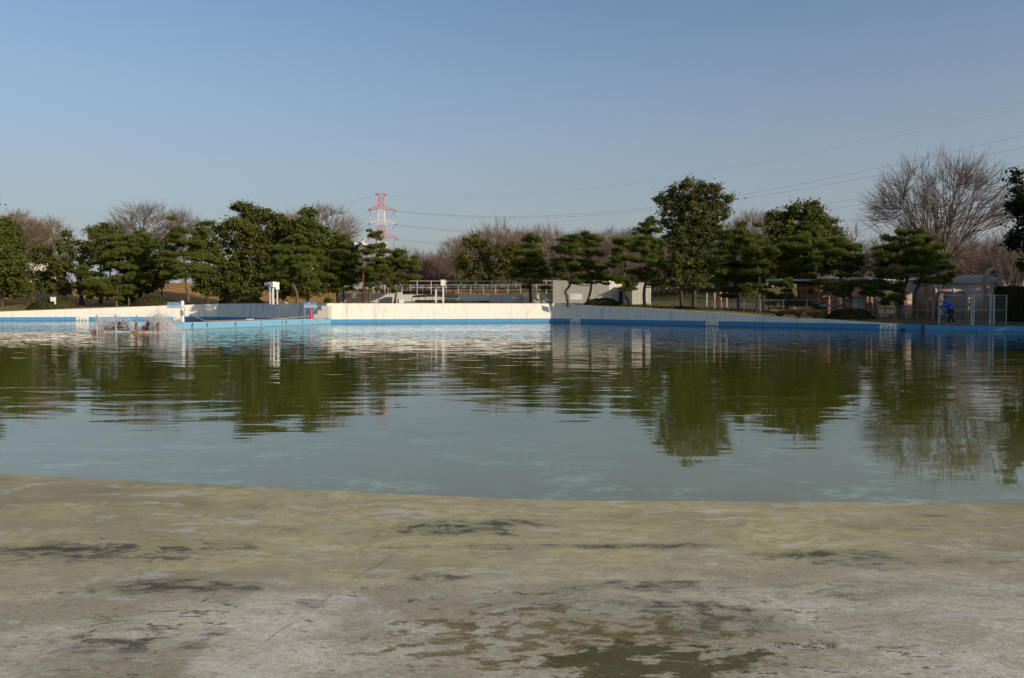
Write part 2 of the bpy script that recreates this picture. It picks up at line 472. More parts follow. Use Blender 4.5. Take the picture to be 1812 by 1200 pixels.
    c = m.mix(mul(mat_, 0.92), c, m.mix(n_gr, (0.075, 0.066, 0.022), (0.120, 0.104, 0.040)))
    c = m.mix(m.ramp(n_fine, 0.50, 0.66, 0.0, 0.26), c, (0.14, 0.12, 0.095))
    hgt = add(mul(n_fl, 0.5), add(mul(n_fine, 0.8), mul(rid, -0.8)))
    m.bsdf(c, 0.9, m.bump(hgt, 0.006), spec=0.1)
    return m.m

def water_mat():
    m = N('water_surface'); p = m.pos(); x, y, z = m.sep(p)
    warp = m.noise(p, 0.18, 2.0, 0.5, col=True)
    q = m.addv(p, m.scale(warp, (2.4, 1.0, 0)))
    def slope(vec, sc, det, ax, ay):
        r, g, b_ = m.sep(m.noise(m.scale(vec, sc), 1.0, det, 0.5, col=True))
        return m.comb(m.math('MULTIPLY', m.math('SUBTRACT', r, 0.5), ax), m.math('MULTIPLY', m.math('SUBTRACT', g, 0.5), ay), 0.0)
    def amp(vec, f):
        v = m.n("VectorMath", operation='SCALE'); m.l(vec, v.inputs[0]); m.set(v.inputs["Scale"], f); return v.outputs[0]
    swell = slope(q, (0.42, 3.5, 0), 1.0, 0.012, 0.072)      # long ripples running across the view
    rip = slope(q, (1.3, 8.0, 0), 2.0, 0.018, 0.085)          # shorter ones on top
    chop = slope(p, (2.6, 5.5, 0), 2.0, 0.18, 0.44)          # wind and paddle chop at the deep end
    calm = m.ramp(m.math('ADD', y, m.math('MULTIPLY', m.noise(p, 0.12, 1.0), 6.0)), 9.0, 19.0, 0.10, 1.0)
    zone = m.math('MULTIPLY', m.ramp(y, 20.0, 50.0), m.ramp(m.noise(m.scale(p, (0.05, 0.16, 0)), 1.0, 3.0), 0.32, 0.60, 0.42, 1.0))
    dx = m.math('ADD', x, 26.0); dy = m.math('SUBTRACT', y, 49.0)
    dd = m.math('SQRT', m.math('ADD', m.math('MULTIPLY', dx, dx), m.math('MULTIPLY', dy, dy)))
    churn = m.ramp(dd, 24.0, 3.0, 0.0, 0.9)
    tot = m.addv(amp(m.addv(amp(swell, 0.75), rip), calm), amp(chop, m.math('MAXIMUM', m.math('MULTIPLY', zone, 0.75), churn)))
    nv = m.n("VectorMath", operation='NORMALIZE'); m.l(m.addv(tot, (0.0, 0.0, 1.0)), nv.inputs[0]); nb = nv.outputs[0]
    # reflectance of a water surface by viewing angle, the same from above and below
    inc = m.n("NewGeometry").outputs["Incoming"]
    dt = m.n("VectorMath", operation='DOT_PRODUCT'); m.l(inc, dt.inputs[0]); m.l(nb, dt.inputs[1])
    om = m.math('SUBTRACT', 1.0, m.math('MINIMUM', m.math('ABSOLUTE', dt.outputs["Value"]), 1.0))
    fres = m.math('ADD', 0.02, m.math('MULTIPLY', m.math('POWER', om, 5.0), 0.98))
    tr = m.n("BsdfTransparent"); tr.inputs[0].default_value = (0.975, 0.955, 0.80, 1)
    gl = m.n("BsdfGlossy"); gl.inputs["Roughness"].default_value = 0.02; m.l(nb, gl.inputs["Normal"])
    gl.inputs[0].default_value = (1, 1, 1, 1)
    mx = m.n("MixShader"); m.l(fres, mx.inputs[0]); m.l(tr.outputs[0], mx.inputs[1]); m.l(gl.outputs[0], mx.inputs[2])
    m.l(mx.outputs[0], m.out.inputs[0])
    return m.m

def spray_mat():
    m = N('spray_droplets')
    d = m.n("BsdfDiffuse"); d.inputs[0].default_value = (0.98, 0.98, 0.98, 1)
    t = m.n("BsdfTranslucent"); t.inputs[0].default_value = (0.98, 0.98, 0.98, 1)
    mx = m.n("MixShader"); mx.inputs[0].default_value = 0.5
    m.l(d.outputs[0], mx.inputs[1]); m.l(t.outputs[0], mx.inputs[2]); m.l(mx.outputs[0], m.out.inputs[0])
    return m.m
M['ground'] = ground_mat(); M['floor'] = floor_mat(); M['slab'] = slab_mat(); M['water'] = water_mat(); M['spray'] = spray_mat()

# ------------------------------------------------------------------ the setting: pool outline, walls, terrain
# outline corners (x, y, height of the wall top), from the left bank round to the right bank
OUT = [(-78, -8, 0.55), (-76, 45, 0.55), (-62, 79.5, 0.62), (-32.0, 84.5, 1.80), (-16.3, 68.3, 1.80), (3.9, 73.0, 1.80),
       (15.9, 60.7, 1.07), (25.0, 51.6, 0.44), (26.6, 50.1, 0.365), (31.6, 47.7, 0.365), (46, 40, 0.365), (62, 18, 0.40), (63, -8, 0.40)]
BAND = 0.40
OUT2 = np.array([(a, b) for a, b, c in OUT], float)

def offset_line(pts, d):
    """mitred offset to the outside (to the left of the walking direction)"""
    n = len(pts); res = []
    nr = []
    for i in range(n - 1):
        t = pts[i + 1] - pts[i]; t = t / np.linalg.norm(t); nr.append(np.array([-t[1], t[0]]))
    for i in range(n):
        dd = d[i] if hasattr(d, '__len__') else d
        if i == 0: res.append(pts[0] + nr[0] * dd)
        elif i == n - 1: res.append(pts[-1] + nr[-1] * dd)
        else:
            b = nr[i - 1] + nr[i]; b /= np.linalg.norm(b)
            res.append(pts[i] + b * dd / max(0.3, b.dot(nr[i])))
    return np.array(res)

BAT = 0.17
TOPOFF = [BAT * max(0.0, c - BAND) + 0.015 for a, b, c in OUT]
L_band = OUT2
L_bandB = offset_line(OUT2, 0.30)
L_up0 = offset_line(OUT2, 0.015)
L_up0B = offset_line(OUT2, 0.32)
L_top = offset_line(OUT2, TOPOFF)
L_topB = offset_line(OUT2, [t + 0.30 for t in TOPOFF])
wall_labels = {
    0: ('low blue pool edge beyond the left side of the view', 1), 1: ('low blue pool edge running in from the far left', 2),
    2: ('sunlit cream wall with blue band behind the spraying paddle wheels', 6),
    3: ('shaded grey wall with dark rain streaks behind the low pale blue jetty', 5),
    4: ('long sunlit cream wall with blue band facing across the water', 5),
    5: ('shaded grey wall with blue band in front of the plain concrete building', 4),
    6: ('tapering shaded wall with blue band below the right-hand pines', 4),
    7: ('short tapering end of the shaded wall beside the last wave panel', 1),
    8: ('plain blue pool edge below the person in the blue jacket', 2), 9: ('plain blue pool edge running out past the hedge', 3),
    10: ('low blue pool edge beyond the right side of the view', 1), 11: ('low blue pool edge at the near right', 1)}

def lerp(a, b, t): return a + (b - a) * t
for i in range(len(OUT) - 1):
    lab, npan = wall_labels[i]
    base = Vector(((OUT[i][0] + OUT[i + 1][0]) / 2, (OUT[i][1] + OUT[i + 1][1]) / 2, 0))
    w = thing('pool_wall', lab, 'wall', base, 'painted walls round the pool')
    L = np.linalg.norm(OUT2[i + 1] - OUT2[i]); g = 0.011 / L
    um = M['wall_stained'] if i == 3 else M['wall']
    # backing behind the joints
    b = MB()
    def pt(line, t, z): q = lerp(line[i], line[i + 1], t); return (q[0], q[1], z)
    za, zb = OUT[i][2], OUT[i + 1][2]
    bk0, bk1 = offset_line(OUT2, 0.05), offset_line(OUT2, 0.27)
    bt0 = offset_line(OUT2, [t + 0.045 for t in TOPOFF]); bt1 = offset_line(OUT2, [t + 0.27 for t in TOPOFF])
    b.hexa([pt(bk0, 0, -1.5), pt(bk0, 1, -1.5), pt(bk1, 1, -1.5), pt(bk1, 0, -1.5),
            pt(bt0, 0, za - .05), pt(bt0, 1, zb - .05), pt(bt1, 1, zb - .05), pt(bt1, 0, za - .05)])
    b.build('wall_core', M['joint'], w, loc=base).location = (0, 0, 0)
    for k in range(npan):
        t0, t1 = k / npan, (k + 1) / npan
        a0 = t0 + (g if k else 0); a1 = t1 - (g if k < npan - 1 else 0)
        bt = min(BAND, za - 0.012) if i >= 8 or i < 2 else BAND
        b = MB().hexa([pt(L_band, a0, -1.5), pt(L_band, a1, -1.5), pt(L_bandB, a1, -1.5), pt(L_bandB, a0, -1.5),
                       pt(L_band, a0, bt), pt(L_band, a1, bt), pt(L_bandB, a1, bt), pt(L_bandB, a0, bt)])
        b.build('blue_band', M['band'], w, loc=base).location = (0, 0, 0)
        z0, z1 = lerp(za, zb, a0), lerp(za, zb, a1)
        if min(z0, z1) > bt + 0.02:
            b = MB().hexa([pt(L_up0, a0, bt), pt(L_up0, a1, bt), pt(L_up0B, a1, bt), pt(L_up0B, a0, bt),
                           pt(L_top, a0, z0), pt(L_top, a1, z1), pt(L_topB, a1, z1), pt(L_topB, a0, z0)])
            b.build('panel', um, w, loc=base).location = (0, 0, 0)

def outline_info(X, Y):
    """distance to the outline and the wall-top height at the nearest point"""
    p = np.stack([X, Y], -1)[:, None, :]
    A = OUT2[:-1][None]; B = OUT2[1:][None]; d = B - A
    t = np.clip(((p - A) * d).sum(-1) / (d * d).sum(-1), 0, 1)
    q = A + d * t[..., None]; dist = np.sqrt(((p - q) ** 2).sum(-1))
    k = dist.argmin(1); r = np.arange(len(k))
    zt = np.array([o[2] for o in OUT])
    return dist[r, k], zt[k] + (zt[k + 1] - zt[k]) * t[r, k]

def inside(X, Y):
    c = np.zeros(len(X), bool); n = len(OUT2)
    for i in range(n):
        x1, y1 = OUT2[i]; x2, y2 = OUT2[(i + 1) % n]
        hit = ((y1 > Y) != (y2 > Y)) & (X < (x2 - x1) * (Y - y1) / (y2 - y1 + 1e-9) + x1)
        c ^= hit
    return c

def hgt(X, Y):
    X = np.atleast_1d(np.asarray(X, float)); Y = np.atleast_1d(np.asarray(Y, float))
    d, zt = outline_info(X, Y)
    base = 1.85 - 1.1 * sm(10, 34, X) * (1 - sm(78, 100, Y)) - 1.1 * (1 - sm(40, 75, Y)) * sm(-40, -70, X) * 0
    base = np.where(X < -40, np.where(Y < 60, 0.7, base), base)
    z = zt + (base - zt) * sm(0.3, 16, d) - 0.03
    lev = sm(100, 122, Y) * (2.5 + 0.8 * sm(-20, -50, X) - 1.0 * sm(4, 12, X) * (1 - sm(20, 30, X)))
    z = z + lev + 0.05 * np.sin(X * .7 + Y * .3) * np.sin(Y * .5) * sm(1, 5, d) + 0.35 * np.sin(X * 0.06) * sm(110, 140, Y)
    return z

def gz(x, y): return float(hgt(x, y)[0])

def axis(lo, hi, step, far):
    a = list(np.arange(lo, hi + step / 2, step)); s = step
    v = hi
    while v < far: s *= 1.5; v += s; a.append(v)
    v = lo; s = step
    while v > -far: s *= 1.5; v -= s; a.insert(0, v)
    return np.array(a)
gx = axis(-80, 66, 1.0, 3500); gy = axis(-10, 150, 1.0, 3500)
GX, GY = np.meshgrid(gx, gy, indexing='ij')
fx, fy = GX.ravel(), GY.ravel()
fz = hgt(fx, fy)
din, _ = outline_info(fx, fy); ins = inside(fx, fy)
ins = ins | (din < 0.75)
near_pool = (fy > -30) & (fy < 0) & (fx > -78) & (fx < 63)
nx, ny = len(gx), len(gy)
idx = np.arange(nx * ny).reshape(nx, ny)
q = np.stack([idx[:-1, :-1], idx[1:, :-1], idx[1:, 1:], idx[:-1, 1:]], -1).reshape(-1, 4)
fz = np.where((fy < -8) & (fy > -40) & (np.abs(fx) < 80), 0.4 * sm(-8, -40, fy) + 0.05, fz)
keep = ~(ins[q].any(1))
ground = struct(np_mesh('ground', np.stack([fx, fy, fz], -1), q[keep], M['ground'], smooth=True))
# the strip of turf right behind the wall tops
rb0 = offset_line(OUT2, [t + 0.22 for t in TOPOFF]); rb1 = offset_line(OUT2, 2.4)
rv, rf = [], []
for i in range(len(OUT) - 1):
    for k in range(24):
        t = k / 24
        a = lerp(rb0[i], rb0[i + 1], t); b_ = lerp(rb1[i], rb1[i + 1], t); z = lerp(OUT[i][2], OUT[i + 1][2], t)
        for s_ in range(4):
            c = lerp(a, b_, s_ / 3); rv.append((c[0], c[1], (z - 0.012) if s_ == 0 else gz(c[0], c[1]) + 0.012))
nrow = len(rv) // 4
for k in range(nrow - 1):
    for s_ in range(3): rf.append((k * 4 + s_, k * 4 + s_ + 1, (k + 1) * 4 + s_ + 1, (k + 1) * 4 + s_))
struct(np_mesh('turf_strip', rv, rf, M['ground'], smooth=True))

# pool floor, beach slab and water
edge = [PZ(-2600, 700, 0.014), PZ(-900, 786, 0.014), PZ(0, 838, 0.014), PZ(240, 851, 0.014), PZ(480, 863, 0.014), PZ(760, 877, 0.014), PZ(1000, 885.5, 0.014),
        PZ(1300, 887.5, 0.014), PZ(1812, 890, 0.014), PZ(2700, 892, 0.014), PZ(5200, 900, 0.014)]
edge[0] = Vector((-70, 12.0, 0.014)); edge[1] = Vector((-14, 9.1, 0.014)); edge[-1] = Vector((60, 6.4, 0.014)); edge[-2] = Vector((12, 6.45, 0.014))
sv, sf = [], []
NS = 60
for k, e in enumerate(edge):
    for j in range(NS + 1):
        t = j / NS
        y = e.y + (-8 - e.y) * t
        sv.append((e.x, y, 0.014 + 0.05 * t + (0.004 * math.sin(e.x * 1.3 + y * 2.1)) * min(1, t * 8)))
nE = len(edge)
for k in range(nE - 1):
    for j in range(NS): 
        a = k * (NS + 1) + j; sf.append((a, a + 1, a + NS + 2, a + NS + 1))
o = len(sv)
for e in edge: sv.append((e.x, e.y, 0.014)); sv.append((e.x, e.y + 0.02, -0.4))
for k in range(nE - 1): sf.append((o + 2 * k, o + 2 * k + 2, o + 2 * k + 3, o + 2 * k + 1))
struct(np_mesh('beach_slab', sv, sf, M['slab'], smooth=False))
fv, ff = [], []
for j, (y, z) in enumerate([(2.0, -0.16), (8, -0.17), (14, -0.3), (24, -0.6), (50, -1.2), (90, -1.4)]):
    for x in (-80, 0, 66): fv.append((x, y, z))
for j in range(5):
    for k in range(2): ff.append((j * 3 + k, j * 3 + k + 1, j * 3 + k + 4, j * 3 + k + 3))
struct(np_mesh('pool_floor', fv, ff, M['floor']))
wpoly = [tuple(lerp(OUT2[i], OUT2[i], 0)) for i in range(len(OUT2))]
wb = bmesh.new()
vs_ = [wb.verts.new((a, b, 0.0)) for a, b in offset_line(OUT2, 0.02)]
wb.faces.new(list(reversed(vs_)))
bmesh.ops.triangulate(wb, faces=wb.faces[:])
wm = bpy.data.meshes.new('water'); wb.to_mesh(wm); wb.free(); wm.materials.append(M['water'])
if wm.polygons[0].normal.z < 0: wm.flip_normals()
wo = bpy.data.objects.new('water', wm); COL.objects.link(wo); struct(wo)

# ------------------------------------------------------------------ vegetation builders
rng = np.random.default_rng(7)
def norm(a): return a / (np.linalg.norm(a, axis=-1, keepdims=True) + 1e-9)

def tubes(p0, p1, r0, r1, n=3):
    """open prisms from p0 to p1"""
    p0 = np.asarray(p0); p1 = np.asarray(p1); d = norm(p1 - p0)
    ref = np.where(np.abs(d[:, 2:3]) < 0.9, np.array([[0, 0, 1.0]]), np.array([[1.0, 0, 0]]))
    a = norm(np.cross(d, ref)); b = np.cross(d, a)
    V = []
    for (p, r) in ((p0, r0), (p1, r1)):
        for k in range(n):
            t = 2 * math.pi * k / n
            V.append(p + (a * math.cos(t) + b * math.sin(t)) * np.asarray(r)[:, None])
    V = np.stack(V, 1)                                  # N, 2n, 3
    N_ = len(p0); base = (np.arange(N_) * 2 * n)[:, None]
    fs = [np.concatenate([base + k, base + (k + 1) % n, base + n + (k + 1) % n, base + n + k], 1) for k in range(n)]
    return V.reshape(-1, 3), np.concatenate(fs, 0)

def merge(parts):
    V, Fq, o = [], [], 0
    for v, f in parts:
        V.append(v); Fq.append(f + o); o += len(v)
    return np.concatenate(V), np.concatenate(Fq)

def grow(rg, levels, start, direction, length, radius):
    """levels: list of dict(seg, wob, trop, kids, ang, lr, rr, tmin); returns per-level tube lists"""
    pos = np.array([start], float); dr = norm(np.array([direction], float)); ln = np.array([length], float); rd = np.array([radius], float)
    out = []
    for li, lv in enumerate(levels):
        n = lv['seg']; pts = [pos]; dirs = [dr]; p, d = pos, dr
        for s in range(n):
            d = norm(d + rg.normal(0, lv['wob'], d.shape) + np.array([0, 0, lv['trop']]))
            p = p + d * (ln / n)[:, None]
            pts.append(p); dirs.append(d)
        tp = lv.get('taper', 0.45); sides = lv.get('sides', 3)
        parts = []
        for s in range(n):
            r0 = rd * (1 - (1 - tp) * s / n); r1 = rd * (1 - (1 - tp) * (s + 1) / n)
            parts.append(tubes(pts[s], pts[s + 1], r0, r1, sides))
        out.append(merge(parts))
        if li == len(levels) - 1: break
        k = lv['kids']; N_ = len(pos)
        par = np.repeat(np.arange(N_), k)
        t = lv['tmin'] + (1 - lv['tmin']) * ((np.tile(np.arange(k), N_) + rg.uniform(0.2, 1.0, N_ * k)) / k)
        t = np.clip(t, 0, 0.999)
        PT = np.stack(pts, 1); DT = np.stack(dirs, 1)
        s = (t * n).astype(int); fr = t * n - s
        cp = PT[par, s] * (1 - fr)[:, None] + PT[par, s + 1] * fr[:, None]
        cd = DT[par, s + 1]
        perp = norm(np.cross(cd, rg.normal(size=cd.shape)))
        ang = np.radians(rg.normal(lv['ang'], lv['ang'] * lv.get('sd', 0.3), len(par)))
        dr = norm(cd * np.cos(ang)[:, None] + perp * np.sin(ang)[:, None])
        ln = ln[par] * lv['lr'] * rg.uniform(0.75, 1.2, len(par)) * (1.15 - 0.45 * t)
        rd = np.maximum(rd[par] * (1 - (1 - tp) * t) * lv['rr'], lv.get('rmin', 0.004))
        pos = cp
    return out

def curve_pts(rg, a, b, n, bow, sag=0.0):
    """(N,n+1,3) gently bowed lines from a to b"""
    L = np.linalg.norm(b - a, axis=1)[:, None]; off = rg.normal(0, bow, a.shape) * L; off[:, 2] += sag * L[:, 0]
    return np.stack([a + (b - a) * t + off * 4 * t * (1 - t) for t in np.linspace(0, 1, n + 1)], 1)

def line_tubes(PT, r0, r1, sides):
    n = PT.shape[1] - 1; parts = []
    for k in range(n):
        ra = r0 + (r1 - r0) * k / n; rb = r0 + (r1 - r0) * (k + 1) / n
        parts.append(tubes(PT[:, k], PT[:, k + 1], np.full(len(PT), ra) * 1.0, np.full(len(PT), rb) * 1.0, sides))
    return merge(parts)

def bare_mesh(seed, style='round', h=10.0, dense=1.0, tw=0.0105):
    """a leafless crown: limbs, branches and twigs reach into an ellipsoid of the crown's outline"""
    rg = np.random.default_rng(seed)
    cz, rx, rz, zs, n1, n2, n3, ntw, tl = {'round': (0.64, 0.36, 0.36, 0.22, 14, 110, 620, 5, 0.085), 'vase': (0.60, 0.50, 0.41, 0.10, 22, 150, 600, 5, 0.10), 'brush': (0.54, 0.50, 0.45, 0.08, 10, 55, 170, 5, 0.18)}[style]
    n2, n3 = int(n2 * dense), int(n3 * dense)
    c = np.array([0, 0, cz]); R3 = np.array([rx, rx, rz])
    def samp(n, lo, hi, zmin):
        u = norm(rg.normal(size=(n * 5, 3))); u = u[u[:, 2] > zmin]
        if style == 'vase':                      # an upward fan: keep what lies inside a wide cone above the fork
            q_ = c + u * R3 * 0.8; keep_ = np.hypot(q_[:, 0], q_[:, 1]) < 0.84 * (q_[:, 2] - 0.08); keep_ &= rg.random(len(u)) < 0.35 + 0.65 * (np.sin(u[:, 0] * 6 + 1) * np.sin(u[:, 1] * 5 + 2) > -0.35)
            u = u[keep_]
        u = u[:n]
        lump = 1 + 0.10 * np.sin(u[:, 0] * 5 + seed) * np.sin(u[:, 1] * 4 + seed * 2) + 0.06 * np.sin(u[:, 2] * 9 + u[:, 0] * 7)
        return c + u * R3 * (rg.uniform(lo, hi, len(u)) * lump)[:, None]
    def attach(src, child, tlo):
        mid = src[:, src.shape[1] // 2 + 1]
        d = ((child[:, None] - mid[None]) ** 2).sum(-1) + 0.6 * np.maximum(0, mid[None, :, 2] - child[:, None, 2] + 0.02) ** 2
        k = d.argmin(1); n = src.shape[1] - 1; t = rg.uniform(tlo, 1.0, len(child)) * n; i = np.minimum(t.astype(int), n - 1); f = (t - i)[:, None]
        return src[k, i] * (1 - f) + src[k, i + 1] * f
    trunk = np.array([[[0, 0, -0.01], [0.004, 0, zs * 0.5], [0.0, 0.004, zs], [0.01, 0, zs + (cz - zs) * (0.8 if style != 'vase' else 0.25)]]])
    l1 = samp(n1, 0.40, 0.62, -0.55 if style != 'vase' else -0.35)
    st = attach(trunk, l1, 0.62 if style != 'vase' else 0.55)
    P1 = curve_pts(rg, st, l1, 6, 0.03, -0.05 if style != 'vase' else -0.03)
    l2 = samp(n2, 0.62, 0.86, -0.75); P2 = curve_pts(rg, attach(P1, l2, 0.25), l2, 4, 0.035, -0.04)
    l3 = samp(n3, 0.74, 0.98, -0.85); P3 = curve_pts(rg, attach(P2, l3, 0.2), l3, 3, 0.05, -0.03)
    k = rg.integers(0, len(P3), len(P3) * ntw); f = rg.uniform(0.15, 1.0, len(k)); seg = np.minimum((f * 3).astype(int), 2); ff = (f * 3 - seg)[:, None]
    a = P3[k, seg] * (1 - ff) + P3[k, seg + 1] * ff
    d = norm(norm(P3[k, 3] - P3[k, 0]) + 0.6 * norm(a - np.array([0, 0, zs])) + rg.normal(0, 0.33, a.shape) + np.array([0, 0, 0.12]))
    P4 = curve_pts(rg, a, a + d * (tl * rg.uniform(0.5, 1.3, len(k)))[:, None], 2 if style != 'brush' else 1, 0.05)
    tr = 0.0015 * tw / 0.0105
    o = [line_tubes(trunk, 0.021, 0.012, 8), line_tubes(P1, 0.0095 if style != 'vase' else 0.0070, 0.0038, 5), line_tubes(P2, 0.0032, 0.0015, 3), line_tubes(P3, 0.0014, 0.0008, 3), line_tubes(P4, tr * 0.62, tr * 0.38, 3)]
    o = [(v * h, f) for v, f in o]
    zmax = max(v[:, 2].max() for v, f in o)
    o = [(v * (h / zmax), f) for v, f in o]
    wood = merge(o[:2]); twigs = merge(o[2:])
    wd = max(np.percentile(np.abs(twigs[0][:, 0]), 99.5), 1e-3)
    return wood, twigs, wd

BARE = {}
def bare_tree(name, label, px, base_z, Y, top_py, half_px, mat_w, mat_t, key, group=None, rz=0.0, style='round', dense=1.0, cat='tree', seed=None, tw=0.0105, nx_=None):
    b = P(px, 540, Y); z0 = base_z if base_z is not None else gz(b.x, Y)
    top = P(px, top_py, Y).z; h = top - z0
    kk = (key, mat_t.name)
    if key not in BARE: BARE[key] = bare_mesh(zlib.crc32(key.encode()) % 1000 if seed is None else seed, style, 10.0, dense, tw)
    wood, tw_, wd = BARE[key]
    if kk not in BARE:
        a = np_mesh('trunk', wood[0], wood[1], mat_w, smooth=True); c = np_mesh('crown', tw_[0], tw_[1], mat_t)
        BARE[kk] = (a.data, c.data); bpy.data.objects.remove(a); bpy.data.objects.remove(c)
    s = h / 10.0; sx = half_px * Y / F / wd
    t = thing(name, label, cat, (b.x, Y, z0 - 0.05), group, rz)
    for nm, d in (('trunk', BARE[kk][0]), ('crown', BARE[kk][1])):
        o = bpy.data.objects.new(nm, d); COL.objects.link(o); o.parent = t
    t.scale = (sx, sx, s)
    return t

def leaves(rg, C, R, n_per, size, flat=0.0, up=0.4):
    """diamond leaves spread through ellipsoid clumps with centres C (N,3) and radii R (N,3)"""
    N_ = len(C) * n_per
    par = np.repeat(np.arange(len(C)), n_per)
    u = norm(rg.normal(size=(N_, 3))); rad = np.abs(rg.normal(0, 0.62, N_)) + 0.08
    p = C[par] + u * rad[:, None] * R[par]
    nrm = norm(u * 0.25 + rg.normal(0, 0.6, (N_, 3)) + np.array([0, 0, up]))
    a = norm(np.cross(nrm, rg.normal(size=(N_, 3)))); b = np.cross(nrm, a)
    s = size * rg.uniform(0.6, 1.35, N_)[:, None]
    V = np.stack([p - a * s, p + b * s * 0.5, p + a * s, p - b * s * 0.5], 1).reshape(-1, 3)
    Fq = np.arange(N_ * 4).reshape(-1, 4)
    return V, Fq

def limb_tubes(rg, a, b, r0, r1, n=4, bow=0.12, sides=5):
    a = np.array(a, float); b = np.array(b, float); L = np.linalg.norm(b - a)
    off = rg.normal(0, bow * L, 3) * np.array([1, 1, 0.5]); pts = []
    for k in range(n + 1):
        t = k / n; pts.append(a + (b - a) * t + off * 4 * t * (1 - t) * 0.5 + np.array([0, 0, -0.10 * L * 4 * t * (1 - t) * 0.5]))
    pts = np.array(pts); rr = r0 + (r1 - r0) * np.linspace(0, 1, n + 1)
    return tubes(pts[:-1], pts[1:], rr[:-1], rr[1:], sides), pts

def broad_tree(name, label, Y, base, lobes, mat, bark='bark_dark', seed=1, trunks=None, leaf=0.165, dens=1.0, fill=0.75, group=None, cat='tree', zbase=None, n_leaf=85, clump=0.55):
    """base: (px) of the trunk; lobes in picture units (cx, cy, rx, ry) at depth Y"""
    rg = np.random.default_rng(seed); s = Y / F
    B = P(base, 540, Y); B.z = gz(B.x, Y) if zbase is None else zbase
    t = thing(name, label, cat, (B.x, Y, B.z - 0.04), group)
    woods, C, R = [], [], []
    lob = []
    for (cx, cy, rx, ry) in lobes:
        c = P(cx, cy, Y) - B
        lob.append((np.array([c.x, rg.normal(0, rx * s * 0.25), c.z]), np.array([rx * s, rx * s * 0.9, ry * s])))
    low = min(l[0][2] - l[1][2] * 0.6 for l in lob)
    trs = trunks or [(base, max(0.10, 0.024 * max(l[0][2] for l in lob)))]
    tops = []
    zc = np.mean([l[0][2] for l in lob])
    for (tpx, r) in trs:
        x0 = P(tpx, 540, Y).x - B.x
        tgt = min(lob, key=lambda l: abs(l[0][0] - x0) + 0.3 * abs(l[0][2] - zc))
        end = np.array([x0 * 0.6 + tgt[0][0] * 0.4, 0.0, max(low + 0.3, tgt[0][2] * 0.75)])
        tb, pts = limb_tubes(rg, (x0, 0, -0.1), end, r, r * 0.5, 6, 0.04, 8); woods.append(tb); tops.append(pts)
        woods.append(tubes(np.array([[x0, 0, -0.1]]), np.array([[x0, 0, 0.45]]), np.array([r * 1.35]), np.array([r * 0.98]), 8))
    for c, r3 in lob:
        vol = r3[0] * r3[1] * r3[2] * 4.19
        n = max(5, int(max(dens, 0.8) * 4.2 * (vol ** 0.72)))
        u = norm(rg.normal(size=(n, 3))); rad = rg.uniform(0.15, 1.0, n) ** (1 / 2.4)
        cc = c + u * (rad * 0.86)[:, None] * r3
        C.append(cc)
        cr = clump * rg.uniform(0.45, 1.45, n)
        R.append(np.stack([cr * rg.uniform(0.8, 1.4, n), cr * rg.uniform(0.8, 1.4, n), cr * rg.uniform(0.5, 0.9, n)], -1))
        tp = min(tops, key=lambda q: abs(q[-1][0] - c[0]))
        st = tp[int(rg.integers(3, 6))]
        tb, pts = limb_tubes(rg, st, c, 0.022 * (r3[0] + 2), 0.03, 5, 0.10); woods.append(tb)
        for j in rg.choice(n, min(n, 10), replace=False):
            tb, _ = limb_tubes(rg, pts[int(rg.integers(2, 6))], cc[j], 0.035, 0.010, 3, 0.12, 3); woods.append(tb)
    C = np.concatenate(C); R = np.concatenate(R)
    wv, wf = merge(woods)
    np_mesh('trunk', wv, wf, M[bark], t, smooth=True)
    lv, lf = leaves(rg, C, R, n_leaf, leaf)
    np_mesh('crown', lv, lf, M[mat], t)
    return t

def needles(rg, C, R, n_per, ln=0.22, wd=0.024):
    N_ = len(C) * n_per; par = np.repeat(np.arange(len(C)), n_per)
    th = rg.uniform(0, 2 * math.pi, N_); rr = np.sqrt(rg.uniform(0, 1, N_))
    x, y = rr * np.cos(th), rr * np.sin(th)
    edge_ = 1 + 0.22 * np.sin(th * 3 + par * 1.7) + 0.15 * np.sin(th * 7 + par)
    z = np.sqrt(np.clip(1 - rr ** 2, 0, 1)) * rg.uniform(-0.35, 1.0, N_) + 0.12 * np.sin(x * 6 + par) + 0.10 * np.sin(y * 7 + par * 2)
    keep_ = np.sin(x * 5.1 + par * 2.3 + 1.3 * np.sin(y * 4.3 + par)) + np.sin(y * 6.2 + par * 1.1) > rg.uniform(-1.5, 0.6, N_)
    x, y, z, par, edge_ = x[keep_], y[keep_], z[keep_], par[keep_], edge_[keep_]; N_ = len(x)
    p = C[par] + np.stack([x * edge_, y * edge_, z], -1) * R[par]
    V = []; k = 3
    out = norm(np.stack([x, y, np.full(N_, 0.85)], -1) + rg.normal(0, 0.35, (N_, 3)))
    for j in range(k):
        d = norm(out + rg.normal(0, 0.45, (N_, 3)))
        sd = norm(np.cross(d, rg.normal(size=(N_, 3)))) * wd
        L = ln * rg.uniform(0.7, 1.3, N_)[:, None]
        V.append(np.stack([p - sd, p + sd, p + d * L], 1))
    V = np.stack(V, 1).reshape(-1, 3)
    return V, np.arange(len(V)).reshape(-1, 3)

